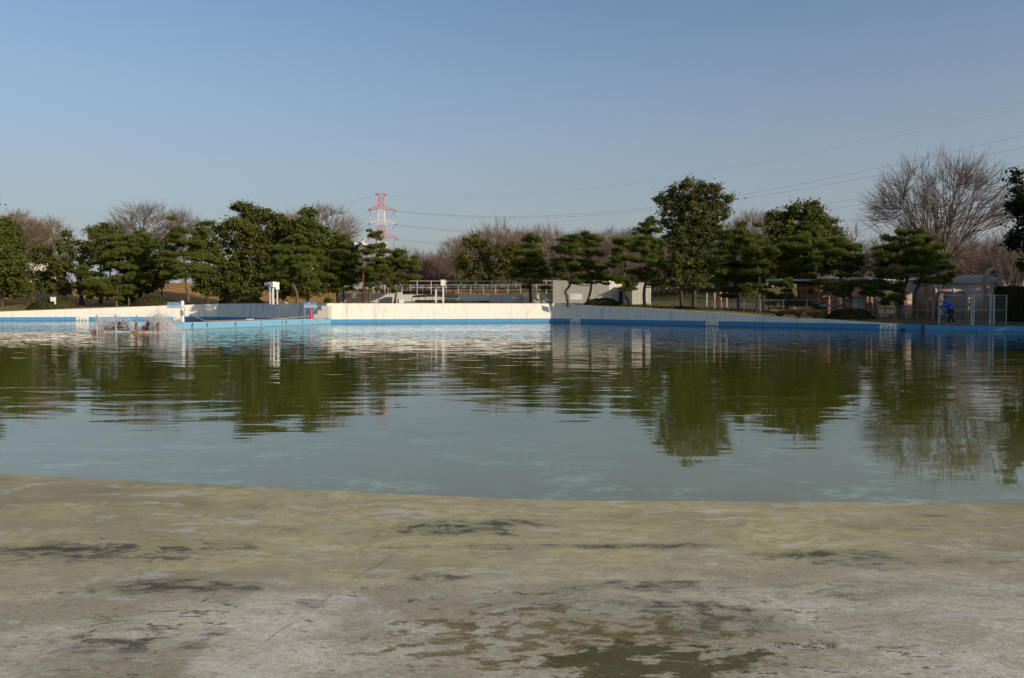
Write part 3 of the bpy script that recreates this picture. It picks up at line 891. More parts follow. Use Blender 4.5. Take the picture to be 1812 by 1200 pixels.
def pine_tree(label, Y, trunk, pads, seed=1, r=0.13, n_per=None, group='black pines along the pool', zbase=None, name='pine_tree', mat='pine'):
    """trunk: picture points from base to top; pads: (cx, cy, rx, ry) foliage plates in picture units"""
    rg = np.random.default_rng(seed); s = Y / F
    B = P(trunk[0][0], 540, Y); B.z = gz(B.x, Y) if zbase is None else zbase
    t = thing(name, label, 'tree', (B.x, Y, B.z - 0.04), group)
    pts = [np.array([0, 0, -0.12])]
    for (x, y) in trunk[1:]:
        q = P(x, y, Y) - B; pts.append(np.array([q.x, rg.normal(0, 0.12), q.z]))
    # smooth the trunk line
    fine = []
    for i in range(len(pts) - 1):
        p0 = pts[max(i - 1, 0)]; p1 = pts[i]; p2 = pts[i + 1]; p3 = pts[min(i + 2, len(pts) - 1)]
        for k in range(4):
            u = k / 4
            fine.append(0.5 * ((2 * p1) + (-p0 + p2) * u + (2 * p0 - 5 * p1 + 4 * p2 - p3) * u * u + (-p0 + 3 * p1 - 3 * p2 + p3) * u ** 3))
    fine.append(pts[-1]); fine = np.array(fine)
    rr = r * (1 - 0.78 * np.linspace(0, 1, len(fine)) ** 1.1); rr[0] *= 1.35
    mb = MB(); mb.tube([Vector(p) for p in fine], list(rr), 8)
    woods = []
    C, R = [], []
    for (cx, cy, rx, ry) in pads:
        c = P(cx, cy, Y) - B; c = np.array([c.x, 0.0, c.z])
        k = np.abs(fine[:, 2] - (c[2] - 0.25)).argmin(); st = fine[k]
        c[1] = st[1] + rg.normal(0, rx * s * 0.55)
        a = rx * s
        C.append(c); R.append(np.array([a * 0.86, a * rg.uniform(0.75, 1.0), ry * s * 1.05]))
        # satellites give the plates an uneven outline
        for j in range(5):
            an = rg.uniform(0, 2 * math.pi)
            C.append(c + np.array([math.cos(an) * a * 0.78, math.sin(an) * a * 0.78, rg.normal(0, ry * s * 1.1)]))
            R.append(np.array([a * 0.36, a * 0.36, ry * s * 0.8]))
        tb, pp = limb_tubes(rg, st, c + np.array([0, 0, -ry * s * 0.3]), max(0.03, rr[k] * 0.5), 0.015, 4, 0.10); woods.append(tb)
        for j in range(3):
            e = c + np.array([rg.uniform(-.8, .8) * a, rg.uniform(-.8, .8) * a, 0])
            tb, _ = limb_tubes(rg, pp[2], e, 0.025, 0.008, 3, 0.1, 3); woods.append(tb)
    C = np.array(C); R = np.array(R)
    wv, wf = merge(woods)
    wv2 = np.array(mb.v); o = len(wv2)
    me = [tuple(f) for f in mb.f] + [tuple(x + o for x in f) for f in wf]
    m2 = MB(); m2.v = [tuple(v) for v in np.concatenate([wv2, wv])]; m2.f = me
    m2.build('trunk', M['bark_pine'], t, smooth=True)
    V, Fc, off = [], [], 0
    for i in range(len(C)):
        area = R[i][0] * (R[i][1] * 0.5 + R[i][2]) * 3.1
        n = int(np.clip(area * 470, 40, 1300))
        v, f = needles(rg, C[i:i + 1], R[i:i + 1], n)
        V.append(v); Fc.append(f + off); off += len(v)
    np_mesh('crown', np.concatenate(V), np.concatenate(Fc), M[mat], t)
    return t

def auto_pads(seed, cx, top, bot, half, lean=0.0, n=11, shape='cone'):
    rg = random.Random(seed); pads = []
    pads.append((cx + lean, top + 5, half * 0.36, 5))
    for k in range(1, n):
        f = k / (n - 1)
        y = top + 5 + (bot - top - 5) * f
        wv = {'cone': 0.45 + 0.6 * f, 'round': 0.55 + 0.55 * math.sin(math.pi * min(1, f * 0.85 + 0.1))}[shape]
        sgn = 1 if k % 2 else -1
        x = cx + lean * (1 - f) + sgn * half * wv * rg.uniform(0.15, 0.62)
        pads.append((x, y + rg.uniform(-3, 3), half * rg.uniform(0.36, 0.55) * (0.8 + 0.3 * f), rg.uniform(5.0, 7.5)))
    return pads

def dome_shrub(label, px, py_top, half_px, py_base, Y, seed=1, name='clipped_shrub', mat='dome', depth=0.9):
    rg = np.random.default_rng(seed); s = Y / F
    B = P(px, 540, Y); z0 = min(P(px, py_base, Y).z, gz(B.x, Y)) - 0.1; top = P(px, py_top, Y).z
    t = thing(name, label, 'shrub', (B.x, Y, z0), 'clipped dome shrubs on the lawn')
    a = half_px * s; h = top - z0
    mb = MB(); prof = [(a * math.cos(q) * 0.96, h * math.sin(q) * 0.96) for q in np.linspace(0, math.pi / 2 - 0.02, 9)]
    mb.lathe((0, 0, 0), prof, 28); core = mb.build('stem_mass', M['bark_dark'], t)
    n = int(1800 + 900 * a * h)
    th = rg.uniform(0, 2 * math.pi, n); zz = rg.uniform(0, 1, n); rr = np.sqrt(1 - zz ** 2)
    bump = 1 + 0.03 * np.sin(th * 5 + seed) + 0.025 * np.sin(zz * 9)
    p = np.stack([a * rr * np.cos(th) * bump, a * depth * rr * np.sin(th) * bump, h * zz * bump], -1) + rg.normal(0, 0.03, (n, 3))
    u = norm(np.stack([rr * np.cos(th), rr * np.sin(th), zz], -1))
    nr = norm(u + rg.normal(0, 0.55, (n, 3))); A = norm(np.cross(nr, rg.normal(size=(n, 3)))); Bv = np.cross(nr, A)
    sz = 0.095 * rg.uniform(0.6, 1.4, n)[:, None]
    V = np.stack([p - A * sz, p + Bv * sz * .6, p + A * sz, p - Bv * sz * .6], 1).reshape(-1, 3)
    core.scale = (1, depth, 1)
    np_mesh('crown', V, np.arange(n * 4).reshape(-1, 4), M[mat], t)
    return t

# ------------------------------------------------------------------ trees: left group
broad_tree('evergreen_tree', 'rounded olive-green evergreen cut off by the left edge of the view', 91, 4,
           [(2, 430, 34, 34), (28, 465, 38, 34), (-25, 470, 40, 50), (30, 505, 30, 22), (0, 500, 40, 30)], 'oak', seed=3, group='evergreens behind the left wall')
broad_tree('evergreen_tree', 'small open evergreen with a forked dark trunk, second from the left edge', 93, 49,
           [(75, 452, 24, 22), (60, 490, 30, 14), (85, 502, 34, 16), (96, 478, 20, 18)], 'oak_red', seed=4, dens=0.7, trunks=[(49, 0.14), (51, 0.10)], group='evergreens behind the left wall')
broad_tree('evergreen_tree', 'leaning evergreen with a thick split trunk behind the double clipped dome', 92, 147,
           [(122, 432, 20, 26), (112, 470, 26, 22), (140, 470, 26, 24), (100, 512, 26, 16), (150, 510, 26, 20), (170, 425, 18, 26)], 'oak_red', seed=5, dens=0.7,
           trunks=[(147, 0.20), (141, 0.16)], group='evergreens behind the left wall')
broad_tree('evergreen_tree', 'tall thin-crowned evergreen with bluish gaps left of the three pale pine trunks', 97, 178,
           [(172, 410, 24, 16), (188, 405, 22, 14), (165, 440, 24, 20), (205, 425, 26, 18), (190, 455, 30, 20)], 'camphor', seed=6, dens=0.6, group='evergreens behind the left wall')
pine_tree('first of three close pines, leaning pale trunk, behind the left wall', 89, [(192, 544), (190, 520), (194, 480), (196, 440), (198, 418)],
          [(200, 424, 18, 6), (180, 440, 22, 7), (212, 448, 22, 7), (178, 464, 26, 7), (204, 474, 26, 7), (168, 488, 20, 6), (192, 500, 28, 8), (176, 516, 22, 7), (206, 520, 18, 6)], 11)
pine_tree('middle one of three close pines, partly hidden by its neighbours', 88, [(207, 544), (206, 525), (210, 480), (214, 450), (216, 430)],
          [(218, 432, 20, 6), (232, 448, 20, 7), (204, 456, 18, 7), (222, 470, 26, 7), (238, 488, 20, 7), (212, 494, 24, 7), (196, 512, 20, 7)], 12)
pine_tree('third of three close pines, straight trunk beside the forked tree', 89, [(228, 543), (226, 520), (228, 480), (232, 450), (234, 425)],
          [(236, 420, 20, 6), (250, 436, 20, 7), (222, 444, 20, 7), (246, 462, 24, 7), (216, 478, 20, 7), (238, 496, 26, 8), (226, 516, 22, 7)], 13)
broad_tree('evergreen_tree', 'evergreen with a low forked black trunk behind the left clipped dome', 93, 248,
           [(262, 424, 28, 20), (285, 440, 26, 24), (250, 462, 30, 22), (288, 480, 30, 24), (255, 506, 28, 16), (225, 525, 16, 16)], 'camphor', seed=7, dens=0.75,
           trunks=[(248, 0.16), (246, 0.12)], group='evergreens behind the left wall')
broad_tree('evergreen_tree', 'slim evergreen standing on the straw-coloured bank behind the clipped dome', 104, 287,
           [(290, 490, 20, 16), (300, 465, 22, 22), (276, 505, 16, 10)], 'camphor', seed=8, dens=0.7, group='evergreens behind the left wall')
pine_tree('flat-topped pine with bright layered plates beside the white post', 86, [(336, 539), (331, 520), (329, 495), (327, 460), (325, 420)],
          [(326, 412, 22, 7), (312, 428, 18, 6), (340, 432, 20, 6), (320, 452, 34, 7), (350, 456, 22, 7), (300, 462, 18, 6), (330, 470, 40, 7), (355, 478, 18, 6), (310, 486, 24, 6), (338, 488, 28, 6)], 14, r=0.17)
# the dark evergreen mass
broad_tree('evergreen_tree', 'broad dark evergreen standing between the flat-topped pine and the tallest oak', 90, 368,
           [(372, 420, 34, 36), (350, 440, 20, 30), (395, 470, 40, 50), (370, 500, 34, 28), (420, 515, 40, 20)], 'oak', seed=20, n_leaf=88, group='evergreens behind the shaded wall')
broad_tree('evergreen_tree', 'tallest evergreen oak of the left mass, rusty leaves in its ragged top', 92, 455,
           [(428, 368, 24, 10), (455, 380, 44, 14), (430, 410, 46, 26), (480, 405, 44, 34), (455, 450, 56, 40), (440, 500, 46, 32), (495, 480, 40, 40)], 'oak_red', seed=21, n_leaf=88, dens=0.95, group='evergreens behind the shaded wall')
broad_tree('evergreen_tree', 'dense evergreen with upright leafy peaks behind the curved-trunk pine', 91, 545,
           [(548, 385, 20, 22), (525, 400, 24, 26), (560, 420, 32, 30), (530, 450, 44, 36), (575, 460, 34, 34), (545, 500, 44, 30), (500, 510, 30, 24)], 'oak', seed=22, n_leaf=88, group='evergreens behind the shaded wall')
broad_tree('evergreen_tree', 'low rounded evergreen at the end of the mass, behind the twin-trunk pine', 92, 603,
           [(598, 430, 30, 18), (618, 450, 26, 26), (595, 468, 32, 28), (620, 490, 22, 20), (585, 500, 28, 22)], 'oak', seed=23, dens=0.9, group='evergreens behind the shaded wall')
pine_tree('broad yellowish-green pine with a curved bare trunk above the cone', 76, [(526, 534), (526, 518), (518, 500), (514, 480), (516, 450), (520, 425)],
          [(520, 424, 18, 6), (508, 440, 22, 7), (536, 444, 22, 7), (502, 460, 26, 8), (534, 466, 28, 8), (492, 484, 22, 7), (518, 484, 26, 8), (545, 490, 22, 8), (500, 500, 20, 5)], 15, r=0.16)
pine_tree('twin-trunk pine on the lawn, the thinner left stem', 78, [(597, 532), (596, 515), (594, 490), (592, 460), (590, 440)],
          [(590, 438, 18, 6), (604, 448, 20, 7), (580, 462, 22, 7), (600, 476, 26, 8), (582, 492, 22, 7), (604, 502, 20, 6)], 16, r=0.11)
pine_tree('twin-trunk pine on the lawn, the crooked right stem by the speaker pole', 78, [(607, 531), (608, 520), (605, 505), (610, 480), (612, 450), (606, 425)],
          [(606, 422, 14, 5), (620, 438, 18, 6), (612, 456, 24, 7), (628, 468, 16, 6), (620, 486, 22, 7), (610, 500, 20, 6)], 17, r=0.11)
# ------------------------------------------------------------------ trees: centre
pine_tree('slender pine in tidy tiers just beyond the loudspeaker pole', 76, [(653, 531), (655, 515), (660, 490), (666, 460), (667, 435), (664, 415)],
          [(662, 418, 13, 5), (664, 438, 16, 5), (680, 446, 13, 5), (652, 446, 13, 5), (662, 462, 20, 6), (682, 464, 14, 5), (650, 478, 16, 6), (675, 478, 22, 6), (660, 492, 22, 6), (684, 490, 14, 5), (656, 505, 16, 5)], 18, r=0.13)
pine_tree('small leaning pine with its crown blown to the right, by the railing end', 76, [(698, 531), (703, 512), (712, 492), (712, 470), (708, 450)],
          [(706, 450, 12, 6), (708, 464, 15, 6), (722, 472, 18, 6), (734, 476, 11, 5), (700, 474, 12, 5), (720, 490, 20, 5), (706, 500, 14, 5), (690, 503, 9, 4)], 19, r=0.12)
pine_tree('bushy cone-shaped pine at the foot of the railed stairs', 76, [(939, 535), (938, 510), (938, 470), (942, 440), (944, 420)],
          [(944, 422, 15, 5), (941, 436, 15, 6), (930, 450, 18, 6), (952, 452, 17, 6), (926, 466, 20, 7), (950, 468, 18, 7), (938, 478, 24, 7), (960, 478, 14, 5), (924, 486, 20, 6), (948, 492, 24, 7), (936, 499, 20, 5)], 20, r=0.15)
pine_tree('pine with a kinked trunk in front of the plain concrete wall', 72, [(1006, 541), (1003, 522), (1001, 515), (1010, 500), (1011, 480), (1012, 450), (1006, 428)],
          [(1004, 426, 20, 5), (1018, 432, 16, 6), (994, 440, 18, 5), (1014, 450, 22, 6), (994, 462, 18, 6), (1020, 466, 18, 6), (1004, 478, 22, 6), (988, 486, 14, 5), (1030, 476, 12, 5)], 21, r=0.15)
pine_tree('pine with an S-curved trunk growing out of the clipped dome', 72, [(1037, 540), (1041, 528), (1045, 512), (1045, 496), (1038, 470), (1042, 440), (1046, 420)],
          [(1046, 420, 15, 5), (1052, 434, 15, 6), (1034, 436, 10, 4), (1050, 450, 16, 5), (1042, 470, 14, 5), (1058, 476, 16, 5), (1038, 492, 24, 6), (1020, 500, 14, 5), (1066, 494, 14, 4)], 22, r=0.14)
pine_tree('leaning pine before the sunlit white shed, open plates', 70, [(1116, 547), (1111, 530), (1105, 515), (1105, 480), (1106, 455), (1104, 430)],
          [(1102, 428, 17, 5), (1112, 438, 14, 5), (1094, 444, 14, 5), (1108, 458, 22, 6), (1090, 472, 16, 5), (1086, 492, 16, 5), (1100, 496, 16, 6), (1116, 500, 14, 5), (1110, 512, 16, 5)], 23, r=0.13)
pine_tree('taller pine with a straight pale trunk next to the big two-stem tree', 71, [(1141, 548), (1140, 515), (1147, 480), (1147, 440), (1146, 400)],
          [(1146, 398, 15, 5), (1134, 408, 14, 5), (1158, 410, 14, 6), (1140, 424, 20, 6), (1162, 430, 16, 6), (1130, 444, 20, 6), (1156, 448, 18, 6), (1136, 464, 20, 6), (1166, 470, 14, 6), (1126, 482, 18, 5), (1148, 490, 16, 5), (1160, 504, 14, 4)], 24, r=0.16)
broad_tree('evergreen_tree', 'tallest evergreen with two dark trunks and a ragged top above the shaded wall', 78, 1226,
           [(1221, 322, 12, 9), (1188, 336, 10, 8), (1266, 331, 13, 8), (1244, 328, 8, 7), (1290, 352, 8, 8), (1168, 352, 8, 9), (1222, 338, 24, 20), (1192, 352, 22, 20), (1258, 348, 24, 22), (1178, 380, 16, 26), (1225, 375, 40, 30), (1270, 378, 22, 28), (1258, 415, 28, 32), (1200, 425, 30, 30),
            (1215, 402, 34, 24), (1248, 400, 32, 24), (1228, 430, 38, 28), (1224, 462, 34, 26), (1196, 470, 34, 30), (1250, 462, 34, 34), (1225, 495, 34, 18), (1185, 500, 20, 14)], 'camphor', seed=30, trunks=[(1228, 0.24), (1207, 0.19)], dens=1.0, n_leaf=125, leaf=0.135, clump=0.5)
# ------------------------------------------------------------------ trees: right
broad_tree('evergreen_tree', 'big round evergreen rising behind the right-hand row of pines', 82, 1430,
           [(1420, 372, 34, 20), (1380, 395, 32, 26), (1450, 395, 38, 26), (1418, 425, 56, 32), (1475, 425, 26, 28), (1372, 440, 30, 30), (1440, 460, 50, 30)], 'oak', seed=31, n_leaf=92, zbase=1.0)
pine_tree('wide pine with dark drooping plates right of the tallest evergreen', 66, [(1306, 556), (1306, 525), (1300, 490), (1302, 450), (1306, 420)],
          [(1304, 412, 20, 7), (1286, 424, 18, 7), (1322, 424, 20, 7), (1300, 440, 28, 8), (1276, 450, 20, 7), (1330, 446, 20, 7), (1290, 466, 30, 8), (1316, 472, 26, 8), (1270, 482, 22, 7), (1296, 492, 28, 8), (1320, 500, 24, 7), (1300, 515, 22, 7), (1268, 500, 16, 6)], 25, r=0.15, zbase=0.75)
pine_tree('pine with a slim dark trunk above the brown tussocks', 63, [(1337, 558), (1340, 530), (1342, 500), (1340, 460), (1345, 432)],
          [(1346, 432, 20, 7), (1330, 448, 22, 7), (1362, 448, 22, 7), (1346, 466, 28, 8), (1372, 472, 20, 7), (1334, 484, 24, 8), (1360, 494, 28, 8), (1338, 508, 22, 7), (1376, 504, 18, 6)], 26, r=0.13, zbase=0.75)
pine_tree('thick-crowned pine standing before the orange-brown clad shed', 63, [(1416, 560), (1416, 530), (1412, 500), (1408, 460), (1412, 425)],
          [(1412, 424, 22, 7), (1394, 438, 22, 7), (1430, 440, 22, 7), (1404, 456, 28, 8), (1436, 462, 22, 7), (1386, 470, 22, 7), (1414, 478, 28, 8), (1396, 492, 24, 7), (1424, 500, 20, 6), (1386, 528, 22, 7), (1412, 540, 24, 8)], 27, r=0.15, zbase=0.7)
pine_tree('leafy pine at the end of the right-hand row, over the clipped dome', 61, [(1494, 562), (1492, 535), (1488, 500), (1484, 460), (1480, 430)],
          [(1478, 426, 22, 7), (1460, 438, 20, 7), (1498, 440, 20, 7), (1480, 452, 28, 8), (1506, 462, 18, 7), (1458, 464, 22, 7), (1486, 474, 28, 8), (1510, 478, 14, 6), (1468, 502, 26, 6), (1500, 505, 24, 6), (1492, 522, 16, 7), (1470, 512, 20, 5)], 28, r=0.14, zbase=0.65)
pine_tree('shaded pine of the pair near the tanks, left curved trunk', 59, [(1592, 569), (1591, 545), (1596, 520), (1606, 490), (1604, 450), (1598, 415)],
          [(1598, 412, 12, 6), (1590, 424, 18, 7), (1572, 440, 22, 7), (1604, 440, 22, 7), (1560, 456, 18, 7), (1588, 462, 28, 8), (1570, 486, 24, 6), (1556, 500, 26, 6), (1576, 510, 22, 6), (1552, 522, 20, 7), (1578, 530, 18, 7), (1540, 508, 16, 5)], 29, r=0.17, zbase=0.55)
pine_tree('shaded pine of the pair near the tanks, right trunk', 58, [(1624, 570), (1622, 545), (1620, 520), (1628, 490), (1630, 450), (1632, 415)],
          [(1632, 414, 10, 6), (1624, 426, 20, 7), (1644, 440, 22, 7), (1622, 446, 24, 8), (1656, 456, 22, 7), (1634, 466, 30, 8), (1664, 476, 14, 6), (1620, 480, 24, 7), (1660, 496, 22, 5), (1640, 500, 22, 5)], 30, r=0.17, zbase=0.55)
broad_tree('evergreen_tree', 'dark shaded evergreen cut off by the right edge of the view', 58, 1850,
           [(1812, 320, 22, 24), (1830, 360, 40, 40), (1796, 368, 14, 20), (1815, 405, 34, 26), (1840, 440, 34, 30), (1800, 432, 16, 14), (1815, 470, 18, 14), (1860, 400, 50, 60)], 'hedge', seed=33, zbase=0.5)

# bare winter trees
GB = 'bare winter trees behind the evergreens'
bare_tree('bare_tree', 'pale bare tree rising behind the left-edge evergreen', 34, None, 128, 366, 52, M['bark_grey'], M['twig_tan'], 'r1', GB, 0.3)
bare_tree('bare_tree', 'second pale bare tree, just right of the left-edge bare tree', 92, None, 132, 372, 44, M['bark_grey'], M['twig_tan'], 'r2', GB, 1.3)
bare_tree('bare_tree', 'wide grey bare tree above the layered left pines', 262, None, 130, 349, 66, M['bark_grey'], M['twig_grey'], 'r3', GB, 2.0)
bare_tree('bare_tree', 'faint grey bare tree filling the gap before the dark oaks', 325, None, 138, 356, 44, M['bark_grey'], M['twig_grey'], 'r2', GB, 4.0)
bare_tree('bare_tree', 'low grey bare tree left of the wide grey one', 208, None, 134, 384, 34, M['bark_grey'], M['twig_grey'], 'r1', GB, 5.0)
bare_tree('bare_tree', 'tan bare tree rising behind the dark oaks, left of the pylon', 572, None, 118, 350, 68, M['bark_grey'], M['twig_tan'], 'r1', GB, 3.3)
bare_tree('bare_tree', 'small tan bare tree half hidden in the top of the dark oaks', 512, None, 124, 362, 36, M['bark_grey'], M['twig_tan'], 'r2', GB, 0.9)
bare_tree('bare_tree', 'tan bare tree with open branches right of the pylon', 812, None, 128, 412, 42, M['bark_grey'], M['twig_tan'], 'r3', GB, 1.0)
bare_tree('bare_tree', 'highest tan bare tree of the middle wood', 866, None, 130, 390, 46, M['bark_grey'], M['twig_tan'], 'r2', GB, 2.4)
bare_tree('bare_tree', 'tan bare tree with a rounded head, middle wood', 905, None, 133, 394, 34, M['bark_grey'], M['twig_tan'], 'r1', GB, 4.4)
bare_tree('bare_tree', 'fan-shaped reddish bare tree behind the bushy cone-shaped pine', 958, None, 132, 392, 52, M['bark_grey'], M['twig_red'], 'v1', GB, 0.5, style='vase')
bare_tree('bare_tree', 'reddish bare tree above the kinked-trunk pine', 1035, None, 134, 398, 38, M['bark_grey'], M['twig_red'], 'r3', GB, 3.0)
bare_tree('bare_tree', 'grey-brown bare tree left of the tallest evergreen', 1078, None, 132, 396, 34, M['bark_grey'], M['twig_grey'], 'r1', GB, 0.1)
bare_tree('bare_tree', 'bare tree with a pale top close against the tallest evergreen', 1122, None, 136, 392, 40, M['bark_grey'], M['twig_grey'], 'r2', GB, 5.4)
bare_tree('bare_tree', 'reddish bare tree in the notch between the two big evergreens', 1330, None, 122, 362, 42, M['bark_grey'], M['twig_red'], 'r3', GB, 1.8)
bare_tree('bare_tree', 'small reddish bare tree touching the round evergreen', 1372, None, 126, 360, 32, M['bark_grey'], M['twig_red'], 'r2', GB, 2.8)
for px_, top_, hw_, key_, mt_, rz_, lab_ in [(838, 402, 34, 'r1', 'twig_tan', 1.1, 'tan bare tree between the two highest of the middle wood'), (932, 398, 30, 'r2', 'twig_red', 3.7, 'reddish bare tree above the round olive tree'),
        (992, 400, 30, 'r1', 'twig_red', 5.1, 'reddish bare tree left of the kinked-trunk pine'), (1056, 404, 26, 'r2', 'twig_red', 2.2, 'reddish bare tree above the S-curved pine'), (1100, 400, 28, 'r3', 'twig_grey', 4.9, 'grey bare tree above the leaning pine by the shed'),
        (1300, 376, 26, 'r1', 'twig_red', 0.4, 'low reddish bare tree just right of the tallest evergreen')]:
    bare_tree('bare_tree', lab_, px_, None, 137, top_, hw_, M['bark_grey'], M[mt_], key_, GB, rz_)
bare_tree('bare_tree', 'huge fan-shaped bare tree towering over the tanks', 1662, None, 92, 252, 132, M['bark_grey'], M['twig_grey'], 'v2', None, 0.9, style='vase', dense=1.0)
bare_tree('bare_tree', 'slim bare tree with rising limbs beside the right-edge evergreen', 1788, None, 88, 392, 34, M['bark_dark'], M['twig_grey'], 'v1', None, 2.2, style='vase')
broad_tree('evergreen_tree', 'half-bare olive tree with a thin crown behind the railing', 105, 848,
           [(838, 428, 22, 14), (860, 440, 20, 18), (822, 465, 22, 20), (850, 470, 24, 20), (836, 492, 34, 14), (870, 490, 18, 14)], 'olive', seed=40, dens=0.6, trunks=[(845, 0.13), (856, 0.10)])
broad_tree('evergreen_tree', 'round olive-green tree behind the railing, left of the bushy pine', 104, 905,
           [(888, 448, 18, 18), (910, 440, 20, 16), (898, 470, 28, 22), (920, 480, 20, 18), (880, 482, 16, 14)], 'olive', seed=41, dens=0.75, trunks=[(902, 0.14), (908, 0.10)])

def copy_tree(src, label, x, y, rz, sc):
    r = src.copy(); COL.objects.link(r); r.location = (x, y, gz(x, y) - 0.05); r.rotation_euler = (0, 0, rz); r.scale = src.scale * sc; r['label'] = label; r['group'] = 'trees beyond the left side of the view'
    for ch in src.children:
        c_ = ch.copy(); COL.objects.link(c_); c_.parent = r
    return r
src_ = [o for o in COL.objects if o.name.startswith('evergreen_tree') and o.parent is None]
sb_ = [o for o in COL.objects if o.name.startswith('bare_tree') and o.parent is None]
for k, (x, y, rz, sc) in enumerate([(-68, 91, 1.0, 1.0), (-75, 88, 2.4, 1.1), (-82, 92, 4.0, 0.95), (-90, 90, 5.2, 1.1), (-99, 86, 0.6, 1.0), (-71, 104, 3.0, 1.15), (-86, 106, 1.8, 1.1)]):
    copy_tree(src_[[1, 2, 7, 8, 6, 7, 8][k]], ['nearest evergreen just outside the left edge, close to the wall', 'second evergreen outside the left edge, close to the wall', 'third evergreen outside the left edge, close to the wall', 'fourth evergreen outside the left edge, close to the wall', 'outermost evergreen left of the view', 'evergreen on the straw bank just outside the left edge', 'outer evergreen on the straw bank left of the view'][k], x, y, rz, sc)
for k, (x, y, rz, sc) in enumerate([(-80, 128, 1.0, 1.0), (-98, 132, 2.0, 1.05), (-116, 126, 3.0, 0.95)]):
    copy_tree(sb_[k], ['nearest bare tree behind the bank left of the view', 'middle bare tree behind the bank left of the view', 'outermost bare tree behind the bank left of the view'][k], x, y, rz, sc)

# the wood further back reads as one mass of reddish twigs
rgw = np.random.default_rng(99)
brs = [bare_mesh(300 + k, 'brush', 6.0, 0.8, 0.024) for k in range(3)]
wp, wr, wsz, wvar = [], [], [], []
for k in range(330):
    px = rgw.uniform(640, 1900) if k < 190 else rgw.uniform(690, 1310); Y = rgw.uniform(116, 165) if k < 190 else rgw.uniform(111, 124)
    b = P(px, 540, Y); sc = rgw.uniform(0.75, 1.3) * (0.95 if px < 790 else (1.5 if k < 190 else (0.95 if k < 250 else 0.5)))
    wp.append((b.x, Y, gz(b.x, Y) - 0.1)); wr.append(rgw.uniform(0, 6.28)); wsz.append(sc); wvar.append(k % 3)
wme = bpy.data.meshes.new('woodland'); wme.from_pydata(wp, [], []); wme.materials.append(M['twig_red'])
for nm, typ, val in (('turn', 'FLOAT', wr), ('size', 'FLOAT', wsz), ('variant', 'INT', wvar)):
    at_ = wme.attributes.new(nm, typ, 'POINT'); at_.data.foreach_set('value', val)
wood = bpy.data.objects.new('woodland', wme); COL.objects.link(wood)
ng = bpy.data.node_groups.new('woodland_scatter', 'GeometryNodeTree')
ng.interface.new_socket('Geometry', in_out='INPUT', socket_type='NodeSocketGeometry'); ng.interface.new_socket('Geometry', in_out='OUTPUT', socket_type='NodeSocketGeometry')
gi, go, jn_ = ng.nodes.new('NodeGroupInput'), ng.nodes.new('NodeGroupOutput'), ng.nodes.new('GeometryNodeJoinGeometry')
def attr(nm, typ):
    n_ = ng.nodes.new('GeometryNodeInputNamedAttribute'); n_.data_type = typ; n_.inputs[0].default_value = nm; return n_.outputs[0]
for k in range(3):
    v_, f_ = merge([brs[k][0], brs[k][1]])
    ob = np_mesh('bush_shape', v_, f_, M['twig_red']); COL.objects.unlink(ob)
    oi = ng.nodes.new('GeometryNodeObjectInfo'); oi.inputs[0].default_value = ob
    ip = ng.nodes.new('GeometryNodeInstanceOnPoints'); cx_ = ng.nodes.new('ShaderNodeCombineXYZ'); cmp = ng.nodes.new('FunctionNodeCompare'); cmp.data_type = 'INT'; cmp.operation = 'EQUAL'
    ng.links.new(attr('variant', 'INT'), cmp.inputs[2]); cmp.inputs[3].default_value = k
    ng.links.new(gi.outputs[0], ip.inputs['Points']); ng.links.new(cmp.outputs[0], ip.inputs['Selection']); ng.links.new(oi.outputs['Geometry'], ip.inputs['Instance'])
    ng.links.new(attr('turn', 'FLOAT'), cx_.inputs[2]); ng.links.new(cx_.outputs[0], ip.inputs['Rotation']); ng.links.new(attr('size', 'FLOAT'), ip.inputs['Scale'])
    ng.links.new(ip.outputs[0], jn_.inputs[0])
ng.links.new(jn_.outputs[0], go.inputs[0])
wood.modifiers.new('scatter', 'NODES').node_group = ng
wood["kind"] = "stuff"
wood["label"] = 'reddish-brown leafless wood filling the distance'; wood["category"] = 'wood'

# evergreens on the right bank, outside the view, that keep the tank yard in shade
for k, (x, y, hh) in enumerate([(42.5, 40.5, 9.5), (43.0, 46.6, 10.5), (46.5, 54.2, 11.5), (40.5, 45.0, 7.5), (50, 40, 13)]):
    s = y / F
    px0 = 906 + F * x / y
    r = hh * 0.30 / s; top = 540 - (hh + 0.5 - EYE) / s
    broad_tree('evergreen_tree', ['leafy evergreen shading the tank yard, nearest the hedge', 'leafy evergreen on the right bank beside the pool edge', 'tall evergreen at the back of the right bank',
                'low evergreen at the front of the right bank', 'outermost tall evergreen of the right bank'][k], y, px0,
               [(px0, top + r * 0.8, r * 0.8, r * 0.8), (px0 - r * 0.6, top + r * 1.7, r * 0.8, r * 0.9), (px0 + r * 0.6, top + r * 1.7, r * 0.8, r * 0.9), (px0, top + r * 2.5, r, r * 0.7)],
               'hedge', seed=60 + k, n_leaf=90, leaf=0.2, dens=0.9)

# clipped shrubs
dome_shrub('broad clipped dome behind the white box on a post, left wall', 97, 527, 42, 549, 88, 1)
dome_shrub('small clipped dome tucked in front of the broad left one', 76, 533, 18, 549, 86.8, 2)
dome_shrub('clipped dome behind the blue notice board on the jetty', 276, 526, 42, 545, 88, 3)
dome_shrub('clipped dome above the shaded streaked wall', 428, 521, 38, 537, 86.5, 4, depth=0.6)
dome_shrub('dark clipped dome beside the white sign on the wall', 1066, 529, 36, 545, 71.2, 5, depth=0.42)
dome_shrub('low flat mound of clipped shrub below the tallest evergreen', 1195, 543, 60, 556, 67.5, 6, depth=0.3)
dome_shrub('dark shaded dome in front of the tank yard', 1505, 547, 44, 569, 56.5, 7, mat='hedge', depth=0.5)
